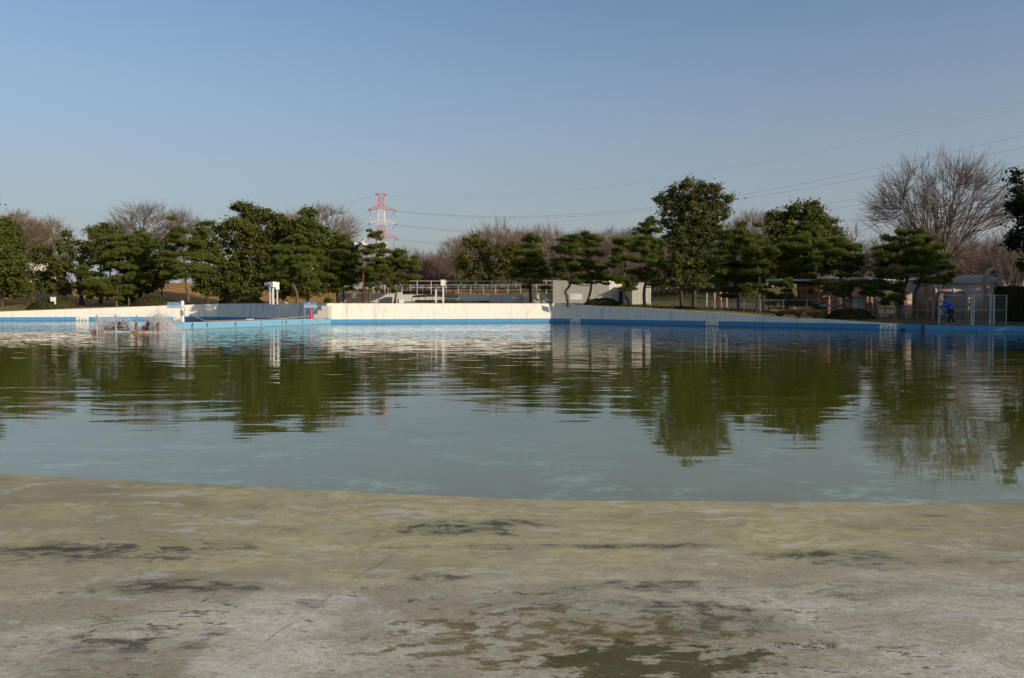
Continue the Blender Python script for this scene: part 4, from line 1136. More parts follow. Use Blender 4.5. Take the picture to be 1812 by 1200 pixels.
# small green bush by the steps
broad_tree('small_bush', 'little bright green bush at the top of the steps', 70.5, 581, [(581, 529, 7, 5), (586, 531, 5, 4), (575, 532, 5, 4)], 'pine', seed=70, leaf=0.06, n_leaf=70, clump=0.18, dens=9, cat='shrub')
broad_tree('dark_bush', 'dark leafy bush between the tussocks and the orange-brown shed', 62, 1440, [(1420, 540, 26, 12), (1452, 546, 18, 10), (1395, 545, 16, 9)], 'hedge', seed=71, leaf=0.10, clump=0.35, dens=2.5, cat='shrub')
for k, (px, Y, half, top) in enumerate([(1380, 57.5, 16, 546), (1417, 56.2, 20, 541), (1445, 56.0, 14, 548)]):
    rg = np.random.default_rng(80 + k); b = P(px, 540, Y); z0 = gz(b.x, Y) - 0.02; h = P(px, top, Y).z - z0; a = half * Y / F
    n = 900; th = rg.uniform(0, 6.28, n); r0 = np.sqrt(rg.uniform(0, 1, n)) * 0.25 * a; lean = rg.uniform(0.2, 1.0, n) * a
    p0 = np.stack([r0 * np.cos(th), r0 * np.sin(th), np.zeros(n)], -1)
    p1 = np.stack([(r0 + lean * .45) * np.cos(th), (r0 + lean * .45) * np.sin(th), h * rg.uniform(.5, .8, n)], -1)
    p2 = np.stack([(r0 + lean) * np.cos(th), (r0 + lean) * np.sin(th), p1[:, 2] * rg.uniform(0.8, 1.35, n)], -1)
    v1, f1 = merge([tubes(p0, p1, np.full(n, .008), np.full(n, .006)), tubes(p1, p2, np.full(n, .006), np.full(n, .002))])
    t = thing('grass_tussock', ['dry brown tussock nearest the pine trunk', 'largest dry brown tussock on the wall top, middle of three', 'dry brown tussock beside the shaded dome'][k], 'grass', (b.x, Y, z0), 'dry tussocks on the right wall')
    np_mesh('blades', v1, f1, M['straw'], t)
# hedge at the right edge
hb = P(1783, 578, 54.0); rg = np.random.default_rng(5)
t = thing('clipped_hedge', 'tall square-cut dark hedge at the right edge of the view', 'hedge', (hb.x + 4, 54.8, 0.3))
topz = P(1790, 508, 54).z
MB().box((0, 0, (topz - 0.3) / 2 - 0.05), (7.8, 1.3, topz - 0.4)).build('stem_mass', M['bark_dark'], t)
n = 16000
u = rg.uniform(-1, 1, (n, 3)); k = rg.integers(0, 3, n); ax = np.array([1, 0, 1])[k]
ax = rg.choice([0, 1, 1, 1, 2], n); sg = np.where(rg.random(n) < .8, -1, 1); sg = np.where(ax == 2, 1, sg)
u[np.arange(n), ax] = sg
p = u * np.array([4.0, 0.75, (topz - 0.3) / 2]) + np.array([0, 0, (topz - 0.3) / 2]) + rg.normal(0, .04, (n, 3))
nr = norm(u ** 9 + rg.normal(0, .5, (n, 3))); A = norm(np.cross(nr, rg.normal(size=(n, 3)))); Bv = np.cross(nr, A); sz = 0.085 * rg.uniform(.6, 1.4, n)[:, None]
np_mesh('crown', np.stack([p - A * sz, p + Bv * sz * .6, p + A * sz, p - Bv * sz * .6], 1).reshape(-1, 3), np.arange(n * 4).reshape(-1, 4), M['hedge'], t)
# uncut grass along the wall tops
rg = np.random.default_rng(17); bl = []
ns = 26000
seg = rg.choice([2, 3, 4, 5, 6], ns, p=[.24, .2, .3, .16, .10]); tt = rg.random(ns); dd = rg.uniform(0.32, 4.0, ns) ** 1.0
nn = []
for i in range(len(OUT2) - 1):
    t_ = OUT2[i + 1] - OUT2[i]; t_ = t_ / np.linalg.norm(t_); nn.append((-t_[1], t_[0]))
nn = np.array(nn)
bp = OUT2[seg] + (OUT2[seg + 1] - OUT2[seg]) * tt[:, None] + nn[seg] * (np.array(TOPOFF)[seg] + dd)[:, None]
bzv = hgt(bp[:, 0], bp[:, 1]); p0 = np.stack([bp[:, 0], bp[:, 1], bzv], -1)
hh = rg.uniform(0.04, 0.13, ns) * (0.6 + 0.8 * (np.sin(bp[:, 0] * 1.3) * .5 + .5)); d = np.stack([rg.normal(0, .4, ns), rg.normal(0, .4, ns), np.ones(ns)], -1) * hh[:, None]
sd = np.stack([rg.normal(0, 1, ns), rg.normal(0, 1, ns), np.zeros(ns)], -1); sd = norm(sd) * 0.02
V = np.stack([p0 - sd, p0 + sd, p0 + d], 1).reshape(-1, 3)
gr = np_mesh('grass', V, np.arange(len(V)).reshape(-1, 3), M['grassblade']); gr["kind"] = "stuff"; gr["label"] = 'short dry grass growing along the wall tops'; gr["category"] = 'grass'

# ------------------------------------------------------------------ the low jetty, steps and what stands on them
JA, JB = Vector((-21.6, 51.4, 0)), Vector((-15.75, 67.9, 0))
jd = (JB - JA).normalized(); jn = Vector((jd.y, -jd.x, 0))          # jn faces the sun side
JW = 2.3
jt = thing('low_jetty', 'low pale blue jetty with a rounded end in front of the shaded wall', 'jetty', JA + jd * 8)
def jpoly(inset, ext=0.0):
    r = JW / 2 - inset; c = JA - jn * (JW / 2) + jd * (JW / 2)
    pts = [JB + jd * ext - jn * inset]
    pts2 = []
    for k in range(13):
        a = math.pi * k / 12
        pts2.append(c + jn * (r * math.cos(a)) - jd * (r * math.sin(a)))
    end = JB + jd * ext - jn * (JW - inset)
    return [JB + jd * ext - jn * inset, end] + list(reversed(pts2))
off = JA + jd * 8
def jl(poly): return [(p.x - off.x, p.y - off.y) for p in poly]
MB().prism(jl(jpoly(0.0)), -1.4, 0.49).build('side_wall', M['band_pale'], jt)
MB().prism(jl(jpoly(0.16)), 0.44, 0.505).build('deck', M['ground'], jt)
MB().prism(jl(jpoly(0.02)), 0.43, 0.497).build('kerb', M['conc_pale'], jt)
for t in (2.2, 5.1, 8.0, 10.6, 11.1, 13.3):        # dark stains running over the edge
    c = JA + jd * t + jn * 0.002 - off
    MB().box((c.x, c.y, 0.28), (0.012, 0.10 + 0.12 * ((t * 7) % 1), 0.30), math.atan2(jn.y, jn.x)).build('rust_stain', M['joint'], jt)
# steps up to the lawn: three blocks rising to the right
st = thing('concrete_steps', 'three cream concrete steps beside the red cone', 'steps', P(568, 565, 67.6))
so = st.location
for k, (x0, x1, yt) in enumerate([(557.5, 583, 556), (564, 583, 549), (571, 583, 541)]):
    a = P(x0, 565, 67.6); b = P(x1, 565, 67.6); zt = P(x0, yt, 67.6).z
    zl = 0.506 if k == 0 else P(x0, [556, 549, 541][k - 1], 67.6).z - 0.002
    MB().box(((a.x + b.x) / 2 - so.x, 0.25 + 0.02 * k, (zt + zl) / 2 - so.z), (b.x - a.x, 1.5 - 0.04 * k, zt - zl), 0, 0.02).build('step', M['conc_pale'], st)
# traffic cone
cp = P(550.5, 565, 66.0); cp.z = 0.507
t = thing('traffic_cone', 'red traffic cone standing on the jetty below the steps', 'cone', cp)
MB().box((0, 0, 0.02), (0.40, 0.40, 0.04), 0.3, 0.012).build('base', M['cone'], t)
MB().lathe((0, 0, 0.04), [(0.165, 0), (0.155, 0.02), (0.045, 0.76), (0.035, 0.80), (0.018, 0.80)], 18).build('body', M['cone'], t, smooth=True)

def notice(label, px, py0, py1, px0, px1, Y, post_px, post_r, post_mat, zb, name='notice_board', top=None, extra=None):
    b = P(post_px, 565, Y); b.z = zb
    t = thing(name, label, 'sign', b, 'notice boards')
    zt = P(post_px, py0 if top is None else top, Y).z
    MB().tube([(0, 0, 0), (0, 0, zt - zb)], post_r, 12).build('post', M[post_mat], t)
    xa = P(px0, py0, Y).x - b.x; xb = P(px1, py0, Y).x - b.x
    za = P(px, py0, Y).z - zb; zc = P(px, py1, Y).z - zb
    yb = -post_r - 0.02
    w = xb - xa; hh = za - zc
    o = MB().box(((xa + xb) / 2, yb, (za + zc) / 2), (w, 0.025, hh), 0, 0.004).build('board', M['sign_pale'], t)
    MB().box(((xa + xb) / 2, yb - 0.016, za - hh * 0.21), (w - 0.02, 0.006, hh * 0.40)).build('header', M['sign_blue'], o)
    rg = random.Random(int(px)); x = xa + 0.06; n = MB()
    while x < xb - 0.10:                                        # unreadable glyph strokes
        cw = 0.055
        for q in range(3): n.box((x + rg.uniform(0, cw), yb - 0.0215, za - hh * 0.21 + rg.uniform(-.03, .03)), (rg.choice([0.012, 0.05]), 0.004, rg.choice([0.05, 0.011])))
        x += rg.choice([0.075, 0.085])
    n.build('lettering', M['sign_white'], o)['kind'] = 'stuff'
    n = MB()
    for r_ in range(2):
        x = xa + 0.06
        while x < xb - 0.08:
            n.box((x, yb - 0.016, za - hh * (0.56 + 0.2 * r_)), (0.03, 0.004, 0.022)); x += rg.choice([0.045, 0.055, 0.07])
    n.build('small_print', M['sign_blue'], o)['kind'] = 'stuff'
    return t
t = notice('blue and white notice board held by the thick white post on the jetty', 308, 534.5, 545.5, 297, 320.5, 53.0, 323.2, 0.115, 'white', 0.507, top=533.5)
MB().lathe((0, 0, P(323, 533.5, 53).z - 0.507), [(0.125, 0), (0.125, 0.03), (0.05, 0.06)], 12).build('cap', M['white'], t)
MB().tube([(0.1, -0.1, 1.1), (0.2, -0.12, 0.9), (0.16, -0.12, 0.5), (0.3, -0.1, 0.2)], 0.012, 6).build('cord', M['dark'], t)
MB().box((0.0, -0.135, 0.62), (0.20, 0.05, 0.34), 0, 0.01).build('switch_box', M['galv'], t)
notice('blue and white notice board on a thin post beside the red cone', 549, 534.5, 544.8, 538, 559.5, 65.0, 539.5, 0.028, 'galv', 0.507, top=534)
# hoses lying along the jetty
def hose(label, pts, r, mat, name='water_hose', cat='hose'):
    o = MB().tube(pts, r, 8).build(name, M[mat], None, smooth=True, loc=Vector(pts[0])); return tag(o, label, cat, 'hoses on the jetty')
def jp(t, s, z): p = JA + jd * t - jn * s; return Vector((p.x, p.y, z))
hose('pale hose running from the white post along the jetty deck', [jp(2.0, 0.9, 0.95), jp(2.5, 1.0, 0.75), jp(3.2, 1.1, 0.55), jp(4.2, 1.2, 0.53), jp(6, 1.3, 0.53), jp(8, 1.1, 0.53), jp(10, 1.3, 0.53), jp(12.5, 1.0, 0.53)], 0.016, 'tank')
hose('dark hose curling down from the white post into the water', [jp(1.5, 0.8, 1.0), jp(1.3, 0.4, 0.75), jp(1.0, 0.15, 0.55), jp(0.7, -0.1, 0.3), jp(0.5, -0.3, -0.1)], 0.022, 'dark')
hose('pale rope rising up the steps past the red cone', [jp(11, 1.4, 0.53), jp(13, 1.5, 0.55), P(545, 560, 67.0), P(551, 554, 67.0), P(558, 546, 67.0), P(563, 540, 67.2)], 0.022, 'rail')
t = thing('timber_plank', 'short pale plank lying on the jetty deck', 'plank', jp(8.6, 1.5, 0.507)); MB().box((0, 0, 0.05), (0.14, 0.9, 0.09), -0.3, 0.01).build('board', M['conc_pale'], t)

# ------------------------------------------------------------------ wave panels on the blue band and drain outlets
def on_wall(i, px):
    """point of wall segment i seen at picture column px"""
    u = (px - 906) / F; A, B_ = OUT2[i], OUT2[i + 1]; d = B_ - A
    t = (A[0] - u * A[1]) / (u * d[1] - d[0]); p = A + d * t
    n_ = np.array([d[1], -d[0]]) / np.linalg.norm(d)
    return Vector((p[0], p[1], 0)), Vector((n_[0], n_[1], 0)), Vector((d[0], d[1], 0)).normalized()
for i, x0, x1, lab in [(2, 135, 157, 'white wave-pattern panel on the sunlit blue band, left of the sprayed water'), (2, 307, 321, 'white wave-pattern panel half hidden behind the thick white post'),
                       (5, 1009.5, 1027, 'white wave-pattern panel by the corner of the shaded wall'), (6, 1249, 1271, 'white wave-pattern panel halfway along the shaded wall'), (6, 1557, 1587, 'white wave-pattern panel where the shaded wall tapers out')]:
    a, n_, d_ = on_wall(i, x0); b, _, _ = on_wall(i, x1); c = (a + b) / 2; wd = (b - a).length
    rz = math.atan2(d_.y, d_.x)
    t = thing('wave_panel', lab, 'panel', c + n_ * 0.012 + Vector((0, 0, 0.02)), 'wave-pattern panels on the pool wall', rz)
    MB().box((0, 0, 0.195), (wd, 0.016, 0.37)).build('plate', M['sign_white'], t)
    nf = 3 if x1 < 400 or x0 < 1100 or True else 4
    for k in range(3):
        cx = -wd / 2 + wd * (0.22 + 0.27 * k); s_ = wd * 0.12
        pr = []
        for q in range(9):
            a_ = q / 8 * math.pi * 0.62; pr.append((cx - s_ * 1.1 + s_ * 2.1 * math.sin(a_ * 0.8), 0.03 + 0.20 * math.sin(a_)))
        pr = [(cx - s_ * 1.2, 0.03)] + pr + [(cx + s_ * 0.55, 0.13), (cx + s_ * 0.45, 0.06), (cx + s_ * 0.7, 0.03)]
        m_ = MB(); nP = len(pr); m_.add([(p[0], -0.012, p[1]) for p in pr] + [(p[0], -0.007, p[1]) for p in pr], [tuple(range(nP))] + [(q, (q + 1) % nP, nP + (q + 1) % nP, nP + q) for q in range(nP)])
        m_.build('wave', M['teal'], t)
    m_ = MB(); rg = random.Random(int(x0))
    for q in range(6): m_.box((-wd * 0.42 + wd * 0.055 * q, -0.010, 0.315), (wd * 0.035, 0.005, rg.uniform(0.03, 0.05)))
    m_.build('lettering', M['ink'], t)['kind'] = 'stuff'
for i, px, lab in [(5, 1001.5, 'black drain outlet at the corner of the shaded wall'), (6, 1598, 'black drain outlet beside the last wave panel'), (2, 354, 'black drain outlet at the foot of the sunlit wall, beside the jetty')]:
    c, n_, d_ = on_wall(i, px); t = thing('drain_outlet', lab, 'drain', c + n_ * 0.01 + Vector((0, 0, 0.075)), 'drain outlets in the blue band', math.atan2(d_.y, d_.x))
    MB().box((0, 0.0, 0), (0.27, 0.03, 0.10), 0, 0.01).build('frame', M['grille'], t); MB().box((0, -0.017, 0), (0.22, 0.006, 0.06)).build('opening', M['dark'], t)
# vertical dark joint cover where the plain edge begins
c, n_, d_ = on_wall(8, 1633); t = thing('joint_cover', 'rusty vertical joint cover on the blue edge near the person', 'cover', c + n_ * 0.012, None, math.atan2(d_.y, d_.x))
MB().box((0, 0, 0.12), (0.16, 0.02, 0.50), 0, 0.004).build('strip', M['bark_dark'], t)

# ------------------------------------------------------------------ paddle-wheel aerators
YA = 48.6
def aerator(label, Y, wheel_px, float_px, fmat, motor_px, n_wheels):
    b = P((float_px[0] + float_px[1]) / 2, 586, Y); b.z = 0
    t = thing('paddle_wheel', label, 'aerator', b, 'floating paddle wheels')
    xa = P(float_px[0], 586, Y).x - b.x; xb = P(float_px[1], 586, Y).x - b.x
    for dy in (-0.45, 0.55):
        MB().tube([(xa, dy, 0.01), (xa + 0.08, dy, 0.01), (xb - 0.08, dy, 0.01), (xb, dy, 0.01)], [0.04, 0.075, 0.075, 0.04], 12).build('float', M[fmat], t, smooth=True)
    for f in (0.15, 0.85):
        MB().box((xa + (xb - xa) * f, 0.05, 0.13), (0.06, 1.15, 0.05)).build('crossbar', M['galv'], t)
    w0 = P(wheel_px[0], 577, Y).x - b.x; w1 = P(wheel_px[1], 577, Y).x - b.x
    MB().tube([(w0 - 0.15, 0, 0.30), (w1 + 0.15, 0, 0.30)], 0.025, 8).build('axle', M['galv'], t)
    for k in range(n_wheels):
        cx = w0 + (w1 - w0) * ((k + 0.5) / n_wheels)
        hub = MB(); mr = Matrix.Rotation(math.pi / 2, 3, 'Y')
        hub.lathe((cx - 0.06, 0, 0.30), [(0.09, 0), (0.10, 0.03), (0.10, 0.09), (0.09, 0.12)], 12, m=mr)
        wh = hub.build('wheel', M['grille'], t)
        for q in range(8):
            a = q / 8 * 2 * math.pi + 0.2 + k * 0.4; p = MB(); u = Vector((0, math.cos(a), math.sin(a))); v = Vector((0, -math.sin(a), math.cos(a)))
            c0 = Vector((cx, 0, 0.30)); ww = 0.10
            pr = [c0 + u * 0.08 - v * 0.015, c0 + u * 0.26 + v * 0.02, c0 + u * 0.36 + v * 0.07]
            for j in range(2):
                p0, p1 = pr[j], pr[j + 1]; e = Vector((ww, 0, 0)); th = v * 0.012
                p.hexa([p0 - e, p0 + e, p1 + e, p1 - e, p0 - e + th, p0 + e + th, p1 + e + th, p1 - e + th])
            p.build('paddle', M['grille'], wh)
    m0 = P(motor_px, 580, Y).x - b.x
    mo = MB(); mo.lathe((m0 - 0.16, 0, 0.24), [(0.10, 0), (0.13, 0.03), (0.13, 0.26), (0.09, 0.32), (0.09, 0.36)], 14, m=Matrix.Rotation(math.pi / 2, 3, 'Y'))
    mo.build('motor', M['redm'], t, smooth=True)
    MB().box((m0, 0, 0.12), (0.30, 0.24, 0.06)).build('motor_mount', M['galv'], t)
    return t
aerator('spraying paddle wheel with a long orange float and red motor', YA, (196, 228), (168, 202), 'orange', 190, 4)
aerator('spraying paddle wheel on an ochre float next to the jetty', YA - 0.5, (260, 276), (240, 277), 'yellow', 257, 2)
for px, y0, Y, r, mat, lab in [(171.5, 557, YA - .6, .035, 'galv', 'first grey mooring post, left end of the paddle wheels'), (205, 557, YA - .9, .035, 'galv', 'middle grey mooring post in front of the black paddles'),
                               (243, 557.5, YA + .2, .032, 'galv', 'third grey mooring post, behind the ochre float'), (241, 571, YA - .8, .06, 'red_pole', 'short red-brown stake at the left end of the ochre float'),
                               (280.3, 571, YA - 1.0, .052, 'red_pole', 'short red-brown stake in front of the thick spray')]:
    b = P(px, 587, Y); zt = P(px, y0, Y).z
    t = thing('mooring_post', lab, 'post', (b.x, Y, -1.1), 'mooring posts of the paddle wheels')
    MB().tube([(0, 0, 0), (0, 0, zt + 1.1)], r, 10).build('pole', M[mat], t, smooth=True)
    MB().lathe((0, 0, zt + 1.1), [(r * 1.15, -0.03), (r * 1.15, 0.0), (r * .5, 0.02)], 10).build('cap', M[mat], t)
def spray(label, jets, seed):
    rg = np.random.default_rng(seed); Ps, Sz = [], []
    for (x, y, n, vx, vz, sx, sz, sy) in jets:
        t = rg.uniform(0, 1, n) ** 0.8
        vX = rg.normal(vx, sx, n); vZ = np.abs(rg.normal(vz, sz, n)); vY = rg.normal(0, sy, n)
        T = 2 * vZ / 9.8 * t
        p = np.stack([x + vX * T + rg.normal(0, .06, n), y + vY * T + rg.normal(0, .12, n), 0.25 * (1 - t) + vZ * T - 4.9 * T * T], -1)
        k = p[:, 2] > 0.005; Ps.append(p[k]); Sz.append(rg.uniform(0.007, 0.017, k.sum()))
    p = np.concatenate(Ps); s = np.concatenate(Sz)[:, None, None]
    tet = np.array([[1, 1, 1], [-1, -1, 1], [-1, 1, -1], [1, -1, -1]], float)[None]
    st_ = rg.uniform(0.8, 1.8, (len(p), 1, 3)); V = (p[:, None, :] + tet * s * st_).reshape(-1, 3)
    f = (np.arange(len(p)) * 4)[:, None, None] + np.array([[0, 1, 2], [0, 3, 1], [0, 2, 3], [1, 3, 2]])[None]
    o = np_mesh('water_spray', V, f.reshape(-1, 3), M['spray']); o["kind"] = "stuff"; o["label"] = label; o["category"] = 'spray'
def ax_(px): return P(px, 586, YA).x
spray('white spray thrown up by the left paddle wheel', [(ax_(200), YA, 1500, -0.25, 3.0, .8, .7, .6), (ax_(222), YA, 900, 0.1, 2.6, .7, .8, .6), (ax_(185), YA, 1000, -0.5, 2.9, .5, .7, .5)], 3)
spray('dense white spray thrown right by the second paddle wheel', [(ax_(276), YA - .4, 5200, 0.85, 3.3, .45, .6, .45), (ax_(283), YA - .4, 8000, 1.0, 2.5, .6, .8, .5), (ax_(266), YA, 900, -0.3, 3.0, .5, 1.0, .5), (ax_(300), YA - .3, 1800, 0.5, 1.6, .6, .6, .7)], 4)
def foam(label, cx, cy, rx, ry, n, seed):
    rg = np.random.default_rng(seed); a = rg.uniform(0, 6.28, n); r = np.abs(rg.normal(0, .5, n))
    p = np.stack([cx + rx * r * np.cos(a), cy + ry * r * np.sin(a), np.full(n, 0.004)], -1); s = rg.uniform(0.03, 0.11, n)
    V = []
    for k in range(6):
        t = k * math.pi / 3; V.append(p + np.stack([np.cos(t) * s * 1.8, np.sin(t) * s, -s * 0.05], -1))
    V.append(p + np.stack([0 * s, 0 * s, s * 0.55], -1)); V = np.stack(V, 1).reshape(-1, 3)
    f = (np.arange(n) * 7)[:, None, None] + np.array([[k, (k + 1) % 6, 6] for k in range(6)])[None]
    o = np_mesh('foam', V, f.reshape(-1, 3), M['spray']); o["kind"] = "stuff"; o["label"] = label; o["category"] = 'foam'
foam('white foam where the thick spray falls beside the jetty', ax_(300), YA - .6, 1.6, 0.9, 500, 1)
foam('thin line of foam left of the orange float', ax_(160), YA, 1.5, 0.5, 120, 2)
foam('broken white foam under the left paddle wheel', ax_(210), YA - .2, 1.4, 0.6, 200, 3)

# ------------------------------------------------------------------ posts, boxes, loudspeaker, signs on the lawn
def post_box(label, px, Y, top, boxpx, boxpy, w=0.07, mat='white', name='post_with_box', lean=0, rz=-0.5):
    b = P(px, 540, Y); z0 = gz(b.x, Y); s = Y / F; zt = P(px, top, Y).z
    t = thing(name, label, 'post', (b.x, Y, z0 - 0.03))
    MB().box((0, 0, (zt - z0) / 2), (w * 2, w * 2, zt - z0 + 0.06), 0, 0.008).build('post', M[mat], t)
    if boxpx:
        xa = (boxpx[0] - px) * s; xb = (boxpx[1] - px) * s; za = P(px, boxpy[1], Y).z - z0; zb = P(px, boxpy[0], Y).z - z0
        bx = MB().box(((xa + xb) / 2, -w - 0.02, (za + zb) / 2), (xb - xa, 0.34, zb - za), rz, 0.015).build('box', M['sign_white'], t)
        MB().box(((xa + xb) / 2, -w - 0.02, zb + 0.012), (xb - xa + 0.05, 0.42, 0.025), rz).build('box_lid', M['sign_white'], bx)
    return t
post_box('white box on a short post rising over the left sunlit wall', 97.5, 86.2, 529, (91.5, 98.6), (525.5, 533), 0.07, rz=0.0)
post_box('leftmost white instrument post, cross box on top', 477.5, 74, 500, (470, 480), (500, 505), 0.07)
post_box('middle white instrument post with the largest box', 483.5, 73.4, 507, (480, 487.5), (498.5, 508), 0.08)
post_box('right white instrument post with a grey tall box', 491, 74, 510, (487.5, 494), (499.5, 512), 0.05, rz=-0.9)
post_box('plain white post on the lawn in front of the low black frame', 772, 75.5, 502.5, None, None, 0.10)
post_box('white post with a square white plate near the low black frame', 784.5, 75.0, 504, (780.5, 788.5), (495, 505.5), 0.075, rz=0.0)
# loudspeaker pole
b = P(642.5, 540, 75); z0 = gz(b.x, 75); s = 75 / F
t = thing('loudspeaker_pole', 'red-brown pole with three grey horn loudspeakers on top', 'loudspeaker', (b.x, 75, z0 - 0.03))
zt = P(642, 436, 75).z - z0
MB().tube([(0, 0, 0), (0.02, 0, zt * 0.5), (0, 0, zt + 0.75)], [0.10, 0.085, 0.065], 12).build('pole', M['red_pole'], t, smooth=True)
MB().box((-0.11, -0.12, P(640, 503, 75).z - z0), (0.22, 0.18, 0.42), 0, 0.015).build('junction_box', M['galv'], t)
MB().box((0, 0, 0.02), (0.34, 0.34, 0.04)).build('base_plate', M['galv'], t)
for (px, py, dirv, sc) in [(646, 428.5, (0.45, -1, 0.0), 1.0), (632, 431, (-1, -0.35, 0.05), 0.95), (640, 437, (-0.25, 1, -0.25), 0.9)]:
    c = Vector(((px - 642.5) * s, -0.05, P(642, py, 75).z - z0)); d = Vector(dirv).normalized()
    m = d.to_track_quat('Z', 'Y').to_matrix()
    h = MB().lathe(c - d * 0.28 * sc, [(r_ * sc, z_ * sc) for r_, z_ in [(0.05, 0), (0.055, 0.16), (0.09, 0.28), (0.17, 0.40), (0.29, 0.50), (0.30, 0.51), (0.285, 0.50), (0.16, 0.39), (0.07, 0.27), (0.03, 0.24)]], 20, m=m).build('horn', M['horn'], t, smooth=True)
    MB().lathe(c - d * 0.52 * sc, [(0.02, 0), (0.085 * sc, 0.02), (0.085 * sc, 0.24 * sc), (0.05, 0.26 * sc)], 14, m=m).build('driver', M['galv'], h, smooth=True)
    MB().lathe(c - d * 0.05 * sc, [(0.015, 0), (0.055, 0.01), (0.06, 0.10), (0.03, 0.14)], 12, m=m).build('horn_centre', M['rail'], h, smooth=True)
    MB().tube([c - d * 0.3, Vector((0, 0, c.z))], 0.02, 6).build('bracket', M['galv'], h)
# white sign standing on the shaded wall
Ysg = 70.9; b = P(1029.5, 541, Ysg); z0 = P(1029, 541, Ysg).z - 0.05; s = Ysg / F
t = thing('warning_sign', 'white sign board on a thin post at the top of the shaded wall', 'sign', (b.x, Ysg, z0))
zt = P(1029, 520, Ysg).z - z0
MB().tube([(0, 0, 0), (0, 0, zt)], 0.025, 8).build('post', M['galv'], t)
bo = MB().box((-9.8 * s, -0.04, zt - 5 * s), (20.5 * s, 0.025, 10 * s), -0.18, 0.004).build('board', M['sign_white'], t)
rg = random.Random(4); m_ = MB()
for k in range(5): m_.box((-17 * s + 1.9 * s * k + (2 * s if k > 3 else 0), -0.06 + 0.012 * 0.0 + (-(-17 * s + 1.9 * s * k) - 9.8 * s) * 0.18 * 1 - 0.004, zt - 3.6 * s), (1.2 * s, 0.006, 1.3 * s), -0.18)
m_.build('lettering', M['ink_pink'], bo)['kind'] = 'stuff'

# ------------------------------------------------------------------ parapet, railings, stairs and the plain building
Yp = 80.0
def W_(px, py, Y=Yp): return P(px, py, Y)
pw = thing('parapet_wall', 'long low grey concrete wall under the railing behind the lawn', 'wall', (W_(790, 533).x, Yp, gz(W_(790, 533).x, Yp) - 0.1))
o0 = pw.location
def pbox(px0, px1, zt, Y, th, name, par, mat, zb=None, orig=None):
    orig = orig or o0; a = W_(px0, 533, Y).x; b = W_(px1, 533, Y).x; zb_ = orig.z if zb is None else zb
    return MB().box(((a + b) / 2 - orig.x, Y - orig.y, (zb_ + zt) / 2 - orig.z), (b - a, th, zt - zb_)).build(name, M[mat], par)
ztop = W_(800, 521.2).z
edges = [602, 640, 668, 704, 760, 815, 870, 925]
for k in range(len(edges) - 1):
    zt = ztop + (0.0 if edges[k] >= 704 else 0.12)
    pbox(edges[k] + 0.15, edges[k + 1] - 0.15, zt, Yp, 0.35, 'panel', pw, 'conc')
pbox(602, 925, ztop + 0.06 if False else ztop - 0.05, Yp + 0.02, 0.25, 'wall_core', pw, 'joint')
pbox(700, 711.5, W_(705, 517, 78.6).z, 78.6, 0.6, 'end_pier', pw, 'conc')
pw2 = thing('parapet_wall', 'short grey concrete wall between the stairs and the plain building', 'wall', (W_(968, 533).x, Yp + 1.5, gz(W_(968, 533).x, Yp) - 0.1))
pbox(950, 979, W_(960, 519.5).z, Yp + 1.5, 0.3, 'panel', pw2, 'conc', orig=pw2.location)

def railing(label, Y, px0, px1, top, base, posts, rails, r=0.028, name='railing', group='pale tube railings'):
    b = P((px0 + px1) / 2, base, Y)
    t = thing(name, label, 'railing', b, group)
    for px in posts:
        a = P(px, base, Y) - b; c = P(px, top, Y) - b
        MB().tube([(a.x, 0, a.z - 0.05), (c.x, 0, c.z)], r * 1.25, 8).build('post', M['rail'], t)
    for py in rails:
        a = P(px0, py, Y) - b; c = P(px1, py, Y) - b
        MB().tube([(a.x, 0, a.z), (c.x, 0, c.z)], r, 8).build('rail', M['rail'], t)
    return t
railing('tall pale railing along the top of the long grey wall', Yp, 711, 923.5, 497.5, 521, [711.5, 738, 763, 789.5, 816, 842.5, 869.5, 896.5, 923.5], [497.5, 508.5], 0.032)
railing('lower pale railing running behind the tall one', 86, 708, 922, 504.5, 519, [727, 748, 790, 811, 833, 855, 877, 899, 921], [504.5, 513.5], 0.024)
railing('low pale railing left of the leaning small pine', 81.5, 601, 710, 503.5, 520, [601, 613, 625, 637, 648.5, 660, 662.5, 670.5, 681, 687, 691, 700], [505, 512], 0.026)
railing('low pale railing beside the twin-trunk pine', 84, 590, 640, 503, 521, [600.5, 613, 625], [511.5], 0.03)
railing('square gate-like railing at the head of the stairs', 79.6, 924, 942, 504.5, 524, [925.5, 930.5, 941.5], [504.5, 514, 526], 0.03)
railing('pale railing in front of the evergreen hedge, next to the plain building', 84, 942, 978, 497, 519, [949.5, 966.5], [497, 504.5, 512.5], 0.028)
